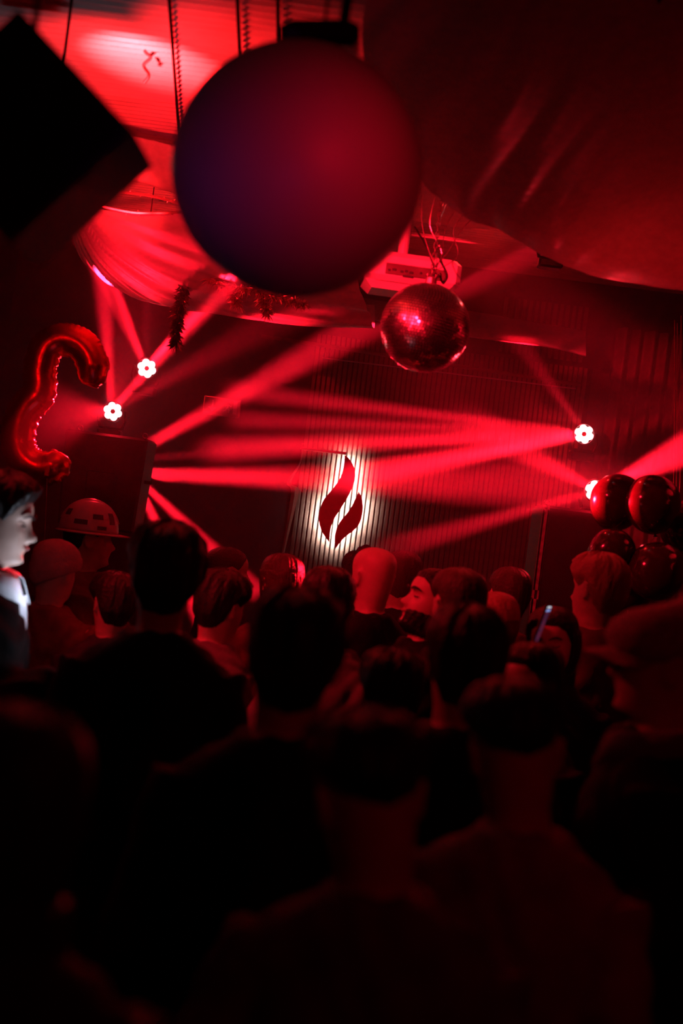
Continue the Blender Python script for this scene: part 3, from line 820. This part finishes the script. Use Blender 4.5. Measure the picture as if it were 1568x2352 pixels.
PROTO = {}
def make_proto(key, arms, head=(0, 0, 0), wid=1.0, voxel=.0085, hands=(.35, .35), female=False, coarse=.014):
    """arms: two lists (left, right) of elbow, wrist, palm-direction, finger-direction"""
    X = head_xf(*head)
    b = MB(); rings = []
    zs = list(np.linspace(-.085, .060, 24)) + list(np.linspace(.065, .15, 22)) + list(np.linspace(.158, .236, 18))
    n = 64
    for z in zs:
        k = min(1, max(0, (z + .085) / .075))
        ring = []
        for j in range(n):
            p = head_pt(z, 2 * math.pi * j / n) + Vector((0, 0, HZ0))
            q = X @ p
            ring.append(p.lerp(q, k))
        rings.append(ring)
    b.loft(rings)
    for sx in (-1, 1):     # ears
        e = MB(); R = Matrix.Rotation(sx * .35, 3, 'Z') @ Matrix.Rotation(.18, 3, 'X')
        e.ball((sx * .079, -.012, HZ0 + .110), (.007, .018, .031), 14, R)
        rim_ = [Vector((sx * .083, -.012, HZ0 + .110)) + R @ Vector((sx * .003, .0165 * math.cos(t), .029 * math.sin(t))) for t in np.linspace(-2.2, 2.6, 16)]
        e.tube(rim_, .0045, 6)
        e.ball((sx * .080, -.006, HZ0 + .084), (.006, .009, .010), 10)
        b.add([X @ Vector(p) for p in e.v], e.f)
    torso(b, wid=wid)
    sleeves = []
    for sx, (el, wr, pn, fd), cu in zip((-1, 1), arms, hands):
        sh = Vector((sx * .165 * wid, 0, 1.385)); el = Vector(el); wr = Vector(wr)
        pts = [sh, sh.lerp(el, .5), el, el.lerp(wr, .5), wr]
        limb(b, pts, [.055, .048, .040, .036, .027]); sleeves.append(pts)
        hand(b, wr + Vector(fd).normalized() * .008, fd, pn, cu, sx)
    for sx in (-1, 1):
        limb(b, [(sx * .088, -.005, .90), (sx * .092, .005, .70), (sx * .095, .012, .48), (sx * .098, -.012, .30), (sx * .10, -.02, .09)], [.088, .074, .054, .052, .036])
        b.ball((sx * .105, .045, .045), (.042, .115, .036), 16)
    body = remesh(b, voxel, 2, 'body')
    # clothes follow the same shape, a little larger
    t = MB(); rows = [(1.492, .070, .068, -.012), (1.466, .086, .074, -.012)] + TORSO[2:11] + [(.80, .168, .118, -.012)]
    torso(t, inf=.019, wid=wid, rows=rows)
    for pts in sleeves: limb(t, pts[:4] + [pts[3].lerp(pts[4], .85)], [.068, .058, .050, .046, .042], .011)
    top = remesh(t, coarse, 3, 'jacket')
    pv = np.empty(len(top.vertices) * 3); top.vertices.foreach_get('co', pv); pv = pv.reshape(-1, 3)
    nr = np.empty(len(top.vertices) * 3); top.vertices.foreach_get('normal', nr); nr = nr.reshape(-1, 3)
    wr_ = np.sin(pv[:, 2] * 55 + 6 * np.sin(pv[:, 0] * 18) + 3 * np.sin(pv[:, 1] * 23)) + .6 * np.sin(pv[:, 2] * 31 - pv[:, 0] * 44)
    pv += nr * (.0035 * wr_)[:, None]
    top.vertices.foreach_set('co', pv.ravel()); top.update()
    l = MB(); torso(l, inf=.010, z0=.99, rows=TORSO[8:])
    for sx in (-1, 1): limb(l, [(sx * .088, -.005, .90), (sx * .092, .005, .70), (sx * .095, .012, .48), (sx * .098, -.008, .30), (sx * .10, -.015, .07)], [.092, .082, .068, .064, .060], .006)
    legs = remesh(l, .018, 3, 'trousers')
    s = MB()
    for sx in (-1, 1): s.ball((sx * .105, .048, .045), (.050, .135, .044), 14)
    shoes = []
    for sx in (-1, 1):
        q = MB(); rings = []
        for y, wd_, h in ((-.075, .030, .060), (-.05, .040, .085), (0, .040, .090), (.06, .046, .065), (.12, .047, .045), (.165, .036, .034), (.185, .014, .022)):
            rings.append([Vector((sx * .105 + wd_ * math.cos(a), y, max(0.0, h * .5 + h * .55 * math.sin(a)))) for a in np.linspace(0, 2 * math.pi, 14, endpoint=False)])
        q.loft(rings); shoes.append(q.mesh('shoe', True))
    PROTO[key] = dict(body=body, top=top, legs=legs, shoes=shoes, X=X)

HANG = lambda sx, o=0: ((sx * (.235 + o), -.03, 1.10), (sx * (.245 + o), .06, .86), (-sx, 0, 0), (0, .15, -1))
make_proto('stand', (HANG(-1), HANG(1)))
make_proto('slim', (HANG(-1, -.02), HANG(1, -.02)), head=(-.08, .18, .05), wid=.90, female=True)
make_proto('lookdown', (((-.22, .02, 1.12), (-.16, .24, 1.12), (1, 0, .3), (.5, .8, .2)), ((.22, .02, 1.12), (.07, .27, 1.20), (-.7, -.2, .7), (-.5, .8, .3))), head=(-.10, 0, 0), voxel=.0058, hands=(.5, .75))
make_proto('phone', (HANG(-1), ((.27, .10, 1.16), (.22, .20, 1.40), (-1, .1, .1), (-.2, .1, 1))), head=(-.06, -.15, .1), wid=.88, voxel=.0068, hands=(.3, .7), female=True)
make_proto('lookup', (HANG(-1), HANG(1)), head=(.22, 0, .0), voxel=.0068)
make_proto('tilt', (HANG(-1, .03), HANG(1)), head=(-.20, .5, -.15))
make_proto('raise', (HANG(-1), ((.30, .12, 1.22), (.24, .16, 1.47), (0, 1, 0), (-.1, .1, 1))), head=(-.05, -.2, 0), hands=(.3, .5))

def hairline(ph, kind):
    a = abs(((ph + math.pi) % (2 * math.pi)) - math.pi)      # 0 front .. pi back
    if kind == 'fade':  return float(np.interp(a, [0, .5, .9, 1.25, 1.6, 1.95, 2.3, math.pi], [.190, .188, .175, .155, .150, .138, .118, .100]))
    if kind == 'low':   return float(np.interp(a, [0, .5, .9, 1.25, 1.6, 1.95, 2.3, math.pi], [.186, .184, .165, .118, .128, .055, .022, .014]))
    return float(np.interp(a, [0, .5, .9, 1.25, 1.6, 1.95, 2.3, math.pi], [.190, .188, .172, .125, .140, .075, .030, .012]))
HAIR = {}
def hair_mesh(style, seed=0):
    key = (style, seed)
    if key in HAIR: return HAIR[key]
    b = MB(); n = 120
    T = {'short': .011, 'crop': .005, 'tousled': .026, 'medium': .019, 'long': .016, 'bun': .010, 'undercut': .020}[style]
    rows = 40; rings = []
    kind = 'fade' if style == 'undercut' else 'low' if style in ('tousled', 'medium', 'long') else 'std'
    for i in range(rows):
        s = i / (rows - 1); ring = []
        for j in range(n):
            ph = 2 * math.pi * j / n
            zl = hairline(ph, kind)
            if style == 'long' and math.cos(ph) < .25: zl = min(zl, .06)
            z = zl + (.236 - zl) * (math.sin(s * math.pi / 2) ** .9)
            edge = min(1, s * 5.5)
            o_ = -.003 + (T + .003) * edge
            if style in ('tousled', 'medium', 'undercut'):
                o_ += edge * T * (.34 * wob(ph * 6 + 3 * s, s * 6, seed) + .12 * wob(ph * 41 + 3 * s, s * 9, seed + 5))
                if math.cos(ph) > .3: o_ += edge * .012 * (1 - s)
            else:
                o_ += edge * T * (.16 * wob(ph * 11, s * 5, seed) + .08 * wob(ph * 41, s * 5, seed + 3))
            ring.append(head_pt(z, ph, o_, False) + Vector((0, 0, HZ0)))
        rings.append(ring)
    b.loft(rings, cap=False)
    b.add([sum(rings[-1], Vector()) / n] + rings[-1], [(0, j + 1, (j + 1) % n + 1) for j in range(n)])
    if style == 'long':
        L = []; m_ = 70
        for i, z in enumerate(np.linspace(.16, -.26, 34)):
            ring = []; fl = i / 33
            for half in (0, 1):
                for j in range(m_):
                    t = j / (m_ - 1); t = t if half == 0 else 1 - t
                    a = 1.15 + t * (2 * math.pi - 2.3)
                    zz = max(z, .02)
                    q = head_pt(zz, a, .018 - .012 * half, False)
                    sc = 1 + (.25 * fl if z < .02 else 0)
                    if z < .02: q = Vector((q.x * sc * 1.12, q.y * (1 + .15 * fl) - .01 * fl, z))
                    q += Vector((math.sin(a), math.cos(a), 0)) * .006 * wob(a * 14, z * 16, seed) * (1 if half == 0 else .3)
                    q.x += .008 * math.sin(z * 22 + seed)
                    ring.append(q + Vector((0, 0, HZ0)))
            L.append(ring)
        b.loft(L)
    if style == 'bun':
        for k in range(5):
            a = k * 1.26; b.ball((.018 * math.cos(a), -.10 + .010 * math.sin(a), HZ0 + .235 + .012 * math.sin(a * 1.3)), (.030, .030, .028), 14)
    me = b.mesh('hair', True); HAIR[key] = me; return me

def mat_xf(mb, X): mb.v = [tuple(X @ Vector(p)) for p in mb.v]; return mb

def hat(root, style, X):
    zt_ = HZ0
    if style == 'hard_hat':
        b = MB(); rings = []
        for i in range(16):
            t = i / 15 * math.pi / 2
            ring = []
            for j in range(48):
                a = 2 * math.pi * j / 48
                r = math.cos(t) ** .75 if i < 15 else .001
                rib = 1 + .018 * max(0, math.cos(a * 1.0 + math.pi / 2) ** 8 if False else 0)
                ring.append(Vector((.108 * r * math.sin(a) * rib, -.005 + .132 * r * math.cos(a), zt_ + .150 + .140 * math.sin(t))))
            rings.append(ring)
        b.loft(rings)
        for x in (-.022, 0, .022):
            pr = [Vector((x, -.005 + .131 * math.cos(t), zt_ + .150 + (.141 - abs(x) * .14) * math.sin(t))) for t in np.linspace(.35, math.pi - .35, 18)]
            b.tube(pr, .006, 6)
        mat_xf(b, X).build('hard_hat', M['helmet'], root, smooth=True)
        hh = [o for o in root.children if o.name.startswith('hard_hat')][0]
        bb_ = MB(); ri = []
        for z, e in ((.152, .000), (.146, .012), (.143, .012), (.140, 0)):
            ri.append([Vector(((.110 + e) * math.sin(a), -.005 + (.133 + e + (.050 * max(0, math.cos(a)) ** 2 if e else 0)) * math.cos(a), zt_ + z)) for a in np.linspace(0, 2 * math.pi, 48, endpoint=False)])
        bb_.loft(ri, cap=False); mat_xf(bb_, X).build('brim', M['helmet'], hh, smooth=True)
        for a0, t0, wa, wt_ in ((1.35, .52, .20, .09), (1.95, .30, .24, .08), (.75, .50, .15, .20), (2.6, .6, .16, .12), (1.2, .16, .17, .06), (-1.2, .4, .2, .12), (-2.0, .3, .2, .10)):
            s = MB(); G = []
            for t in np.linspace(t0 - wt_, t0 + wt_, 6):
                G.append([Vector((.1095 * math.cos(t) ** .75 * math.sin(a), -.005 + .1335 * math.cos(t) ** .75 * math.cos(a), zt_ + .1508 + .1405 * math.sin(t))) for a in np.linspace(a0 - wa, a0 + wa, 6)])
            s.grid(G); mat_xf(s, X).build('sticker', M['sticker'], hh)
    elif style in ('beanie', 'beret'):
        b = MB(); rings = []
        for i in range(22):
            s = i / 21; ring = []
            for j in range(72):
                ph = 2 * math.pi * j / 72
                zl = float(np.interp(abs(((ph + math.pi) % (2 * math.pi)) - math.pi), [0, 1.5, math.pi], [.165, .125, .06]))
                z = zl + (.236 - zl) * math.sin(s * math.pi / 2)
                ring.append(head_pt(z, ph, .014 + .0015 * math.sin(ph * 36) + (.006 if s < .2 else 0) + .006 * s, False) + Vector((0, 0, HZ0)))
            rings.append(ring)
        b.loft(rings); mat_xf(b, X).build('beanie', M['knit'], root, smooth=True)
    elif style == 'bucket':
        b = MB(); ri = []
        for z, e in ((.105, .062), (.109, .063), (.140, .022), (.150, .016), (.225, .010), (.252, .000), (.258, -.02), (.259, -.07)):
            ri.append([Vector(((.082 + e) * math.sin(a), -.004 + (.104 + e) * math.cos(a), zt_ + z + (.006 * math.sin(a * 3 + 1) if e > .05 else 0))) for a in np.linspace(0, 2 * math.pi, 48, endpoint=False)])
        b.loft(ri); mat_xf(b, X).build('brimmed_hat', M['felt'], root, smooth=True)
    elif style == 'flat_cap':
        b = MB(); ri = []
        for z, ex, ey, cy in ((.136, .084, .106, -.002), (.160, .094, .118, .004), (.190, .099, .126, .012), (.222, .092, .117, .012), (.250, .070, .090, .002), (.264, .035, .045, -.008), (.267, .004, .005, -.01)):
            ri.append([Vector((ex * math.sin(a) * (1 + .03 * math.sin(a * 5)), cy + ey * math.cos(a), zt_ + z + .02 * (-math.cos(a)) - .006)) for a in np.linspace(0, 2 * math.pi, 48, endpoint=False)])
        b.loft(ri); mat_xf(b, X).build('flat_cap', M['tweed'], root, smooth=True)
        fc = [o for o in root.children if o.name.startswith('flat_cap')][0]
        pk = MB(); G0, G1 = [], []
        for r in np.linspace(0, 1, 6):
            G0.append([Vector(((.088 - .01 * r) * math.sin(a), .0 + (.085 + .090 * r) * math.cos(a), zt_ + .150 - .022 * r - .02 * abs(math.sin(a)) ** 2)) for a in np.linspace(-1.25, 1.25, 24)])
        G1 = [[p - Vector((0, 0, .006)) for p in r] for r in G0]
        ring = [[*G0[i], *reversed(G1[i])] for i in range(6)]
        pk.loft(ring); mat_xf(pk, X).build('peak', M['tweed'], fc, smooth=True)

PEOPLE = []
def person(px, py, d, rot, proto, hair, label, skin='skin', top='jacket', haircol='hair_black', wear=None, seed=0, group='people in the crowd', extra=0.02):
    """px, py: top of the head in the photograph, d metres away; rot 0 = seen from behind"""
    q = at(px, py, d)
    s = q.z / (1.751 + extra)
    r = empty('person', (q.x, q.y, 0), math.radians(rot), label, 'person', group)
    r.scale = (s, s, s)
    p = PROTO[proto]; X = p['X']
    link('body', p['body'], M[skin], r)
    link('jacket' if top in ('jacket', 'navy') else 'shirt', p['top'], M[top], r)
    link('trousers', p['legs'], M['denim'], r)
    for sh in p['shoes']: link('shoe', sh, M['shoe'], r)
    if hair:
        o = link('hair', hair_mesh(hair, seed), M[haircol], r); o.matrix_local = X
    if wear: hat(r, wear, X)
    PEOPLE.append(r)
    return r, X

pA, XA = person(-6, 1080, 4.25, -86, 'lookdown', 'tousled', 'man in white open collar and dark jacket, face lit by his phone', haircol='hair_black', seed=2, extra=.02)
# his shirt collar, placket, brows and lips
def collar(root, m, spread=1.0):
    for sx in (-1, 1):
        G = []
        for i in range(8):
            u = i / 7
            a = math.pi - u * (math.pi - .25)
            base = Vector((sx * (.092 + .022 * u) * math.sin(a), -.010 + .100 * math.cos(a) * 1.05, 1.482 - .045 * u ** 1.6))
            nr = Vector((sx * math.sin(a), math.cos(a), 0))
            tip = .030 + .055 * u ** 2
            G.append([base + nr * .002, base + Vector((0, 0, .036)) + nr * (.004), base + Vector((0, 0, .030)) + nr * .016, base + nr * (.030 + .012 * u) + Vector((0, 0, .010 - tip * .6))])
        b = MB().grid(G); me = b.mesh('shirt_collar', True)
        o = link('shirt_collar', me, m, root)
        md = o.modifiers.new('thick', 'SOLIDIFY'); md.thickness = .003
collar(pA, M['shirt'])
b = MB(); G = []
for i in range(9):
    z = 1.425 - i * .020
    y = .105 + .012 * min(1, i / 4) + .022
    G.append([Vector((x * (1 - i * .085), y - 7 * x * x, z)) for x in np.linspace(-.062, .062, 11)])
b.grid(G).build('shirt_front', M['shirt'], pA, smooth=True)
def face_details(root, X, hm='hair_black'):
    for sx in (-1, 1):
        pr = [X @ (Vector((sx * x, y, HZ0 + z))) for x, y, z in ((.012, .1035, .141), (.028, .1035, .148), (.042, .094, .148), (.054, .080, .140))]
        MB().tube(spline(pr, 12), [.0025, .0036, .0042, .0046, .0046, .0046, .0042, .0038, .0034, .003, .0022, .0014], 6).build('eyebrow', M[hm], root)
        pr = [X @ (Vector((sx * x, y, HZ0 + z))) for x, y, z in ((.018, .085, .120), (.032, .0895, .1155), (.046, .081, .119))]
        MB().tube(spline(pr, 10), .0022, 6).build('eyelash', M['hair_black'], root)
    b = MB()
    pr = [X @ Vector((x, .1045 - 9 * x * x, HZ0 + .0555)) for x in np.linspace(-.022, .022, 9)]
    b.tube(pr, [.001, .003, .0045, .005, .0045, .005, .0045, .003, .001], 8).build('lips', M['lips'], root)
face_details(pA, XA)

def phone_at(root_label, loc, R, lit, name='phone'):
    o = empty(name, loc, 0, root_label, 'phone')
    b = MB().box((0, 0, 0), (.072, .009, .150), bev=.004); b.v = [tuple(R @ Vector(p)) for p in b.v]; b.build('case', M['black'], o)
    b = MB().box((0, -.0052, 0), (.066, .001, .142)); b.v = [tuple(R @ Vector(p)) for p in b.v]; b.build('screen', lit, o)
    return o
# phone in his right hand; the screen looks up into his face
hp = pA.matrix_world
bpy.context.view_layer.update()
sA = pA.scale[0]
ra = Matrix.Rotation(math.radians(-86), 3, 'Z')
ploc = Vector((pA.location.x, pA.location.y, 0)) + ra @ (Vector((.03, .345, 1.265)) * sA)
face = Vector((pA.location.x, pA.location.y, 0)) + ra @ (Vector((0, .12, 1.62)) * sA)
spot(ploc + (face - ploc).normalized() * .02, face, 80, 7.5, col=(.72, .80, 1.0), r=.04, blend=.6, name='phone_glow')
Rp = (ploc - face).to_track_quat('Y', 'Z').to_matrix()
phone_at('phone with lit screen in the hand of man in white collar', ploc, Rp, M['screen'])

person(214, 1156, 6.15, -75, 'stand', 'short', 'person in pale hard hat covered in stickers', wear='hard_hat', top='burgundy', extra=.04)
person(132, 1231, 5.45, -20, 'raise', None, 'person in knit beanie below the hard hat at left, hand raised', wear='beanie', top='burgundy', extra=.03)
person(395, 1203, 3.7, 8, 'stand', 'tousled', 'tall dark haired person seen from behind, broad black shoulders at left', seed=1)
person(270, 1312, 5.2, 20, 'slim', 'medium', 'dark haired person in front of the hard hat, seen from behind', top='navy', seed=3)
person(530, 1249, 6.3, -70, 'stand', 'crop', 'person with cropped hair in profile left of flame sign', skin='skin', haircol='hair_brown')
person(512, 1305, 4.9, -50, 'slim', 'medium', 'dark haired person turned right beside the tall one', top='grey', seed=5)
person(655, 1268, 5.8, 15, 'slim', 'long', 'long haired person below the left edge of flame sign', haircol='hair_brown', top='burgundy', seed=6)
person(695, 1348, 2.6, 0, 'stand', 'medium', 'dark haired person close in front, below the flame sign', seed=7)
person(785, 1300, 4.55, -35, 'tilt', 'medium', 'dark haired person with lit cheek left of the bald man', top='grey', seed=8)
person(828, 1254, 6.8, 0, 'slim', 'bun', 'person with hair in a bun under the flame sign', extra=.03)
person(865, 1257, 5.6, 35, 'stand', None, 'bald man with brightly lit head under the flame sign', top='jacket', extra=0)
person(932, 1260, 6.4, -10, 'stand', 'short', 'dark haired person right behind the bald man', haircol='hair_brown', seed=9)
person(985, 1298, 5.1, 110, 'lookup', 'short', 'bearded man with chin raised right of the bald man', seed=10)
person(1062, 1297, 4.6, 25, 'stand', 'short', 'man with short dark hair and lit ear, seen from behind', haircol='hair_brown', seed=11)
person(1178, 1297, 5.8, 10, 'stand', 'short', 'person with short brown hair left of the right speaker stack', haircol='hair_brown', top='burgundy', seed=12)
person(1165, 1352, 5.2, 30, 'tilt', 'short', 'fair haired person with lit ear below the speaker stack', haircol='hair_fair', top='burgundy', seed=13)
person(1085, 1386, 3.1, 0, 'stand', 'medium', 'dark haired person in the middle right foreground, seen from behind', seed=14)
pR, XR = person(1292, 1390, 4.7, 168, 'phone', 'long', 'woman with long dark hair looking at her raised phone', skin='skin', top='navy', seed=15)
person(1240, 1470, 3.9, 125, 'slim', 'long', 'woman with dark hair half hidden below the raised phone', top='navy', seed=16)
pT, XT = person(1548, 1380, 3.05, 82, 'stand', 'crop', 'man in tweed flat cap facing left', wear='flat_cap', haircol='hair_brown', extra=.02)
collar(pT, M['grey'])
person(1388, 1268, 5.35, 30, 'slim', 'medium', 'fair haired person in front of the balloons', haircol='hair_fair', top='burgundy', seed=17)
person(908, 1488, 3.6, 0, 'slim', 'medium', 'short dark haired person in the centre of the crowd', top='navy', seed=18)
person(930, 1628, 1.98, -12, 'tilt', 'undercut', 'dark haired person near the camera with shaved lit neck', top='grey', seed=19)
person(1250, 1556, 2.4, -25, 'tilt', 'undercut', 'person in pale knit top at right near the camera, shaved neck', top='knit', seed=20)
person(50, 1606, 1.55, 15, 'slim', 'long', 'long haired person at the lower left edge', haircol='hair_brown', top='burgundy', seed=21)

face_details(pR, XR)
for r_ in PEOPLE:
    if 'half hidden below' in r_['label']: face_details(r_, PROTO['slim']['X'])
    if 'bearded' in r_['label']: face_details(r_, PROTO['lookup']['X'])
# beard of the man with the raised chin
bd = [r for r in PEOPLE if 'bearded' in r['label']][0]; XB = PROTO['lookup']['X']
b = MB(); rings = []
for i in range(10):
    u = i / 9; rings.append([XB @ (head_pt(-.012 + u * .082, a, .007 + .003 * wob(a * 20, u * 9, 2) - (.010 if (abs(a) < .25 and .38 < u < .9) or u > .95 else 0), False) + Vector((0, 0, HZ0))) for a in np.linspace(-1.45, 1.45, 50)])
b.grid(rings).build('beard', M['hair_black'], bd, smooth=True)

# phone of the woman at right, its screen towards us
def phone_screen():
    m = bpy.data.materials.new('phone_screen_view'); m.use_nodes = True
    nt = m.node_tree; n = nt.nodes; L = nt.links; b = n['Principled BSDF']
    b.inputs['Base Color'].default_value = (.01, .01, .012, 1); b.inputs['Roughness'].default_value = .15
    tc = n.new('ShaderNodeTexCoord'); sx = n.new('ShaderNodeSeparateXYZ'); L.new(tc.outputs['Generated'], sx.inputs[0])
    br = n.new('ShaderNodeTexBrick'); br.inputs['Scale'].default_value = 9; br.inputs['Color1'].default_value = (.25, .01, .03, 1); br.inputs['Color2'].default_value = (.02, .03, .10, 1); br.inputs['Mortar'].default_value = (.004, .004, .006, 1)
    br.inputs['Mortar Size'].default_value = .05
    vm = n.new('ShaderNodeCombineXYZ'); L.new(sx.outputs['X'], vm.inputs[0]); L.new(sx.outputs['Z'], vm.inputs[1]); L.new(vm.outputs[0], br.inputs['Vector'])
    r = n.new('ShaderNodeValToRGB'); r.color_ramp.interpolation = 'CONSTANT'
    e = r.color_ramp.elements; e[0].position = 0; e[0].color = (0, 0, 0, 1); e[1].position = .86; e[1].color = (.25, .45, 1, 1)
    x = e.new(.90); x.color = (0, 0, 0, 1); x = e.new(.94); x.color = (.8, .9, 1, 1); x = e.new(.98); x.color = (0, 0, 0, 1)
    L.new(sx.outputs['Z'], r.inputs[0])
    ad = n.new('ShaderNodeMix'); ad.data_type = 'RGBA'; ad.blend_type = 'ADD'; ad.inputs[0].default_value = 1
    L.new(br.outputs['Color'], ad.inputs[6]); L.new(r.outputs[0], ad.inputs[7])
    L.new(ad.outputs[2], b.inputs['Emission Color']); b.inputs['Emission Strength'].default_value = .8
    return m
pl = at(1240, 1440, 4.42)
Rv = Matrix.Rotation(math.radians(-16), 3, 'Y').inverted() @ Matrix.Rotation(math.radians(-50), 3, 'Z')
Rv = Matrix.Rotation(math.radians(14), 3, 'Y') @ Matrix.Rotation(math.radians(72), 3, 'Z')
phone_at('raised phone with small lit screen beside the woman at right', pl, Rv, phone_screen())

# ------------------------------------------------------------------ haze in the stage half of the room
hz = MB().box((0, (5.9 + Y1 - .06) / 2, HZ / 2), (2 * HX - .06, Y1 - .06 - 5.9, HZ - .06))
hm_ = bpy.data.materials.new('stage_haze'); hm_.use_nodes = True
nt = hm_.node_tree; nt.nodes.remove(nt.nodes['Principled BSDF'])
vs = nt.nodes.new('ShaderNodeVolumeScatter'); vs.inputs['Color'].default_value = (1, 1, 1, 1)
vs.inputs['Density'].default_value = .13; vs.inputs['Anisotropy'].default_value = .0
nt.links.new(vs.outputs[0], nt.nodes['Material Output'].inputs['Volume'])
ho = hz.build('stage_haze', hm_)
tag(ho, 'thin smoke haze hanging over the stage end of the room', 'haze', None, 'stuff')
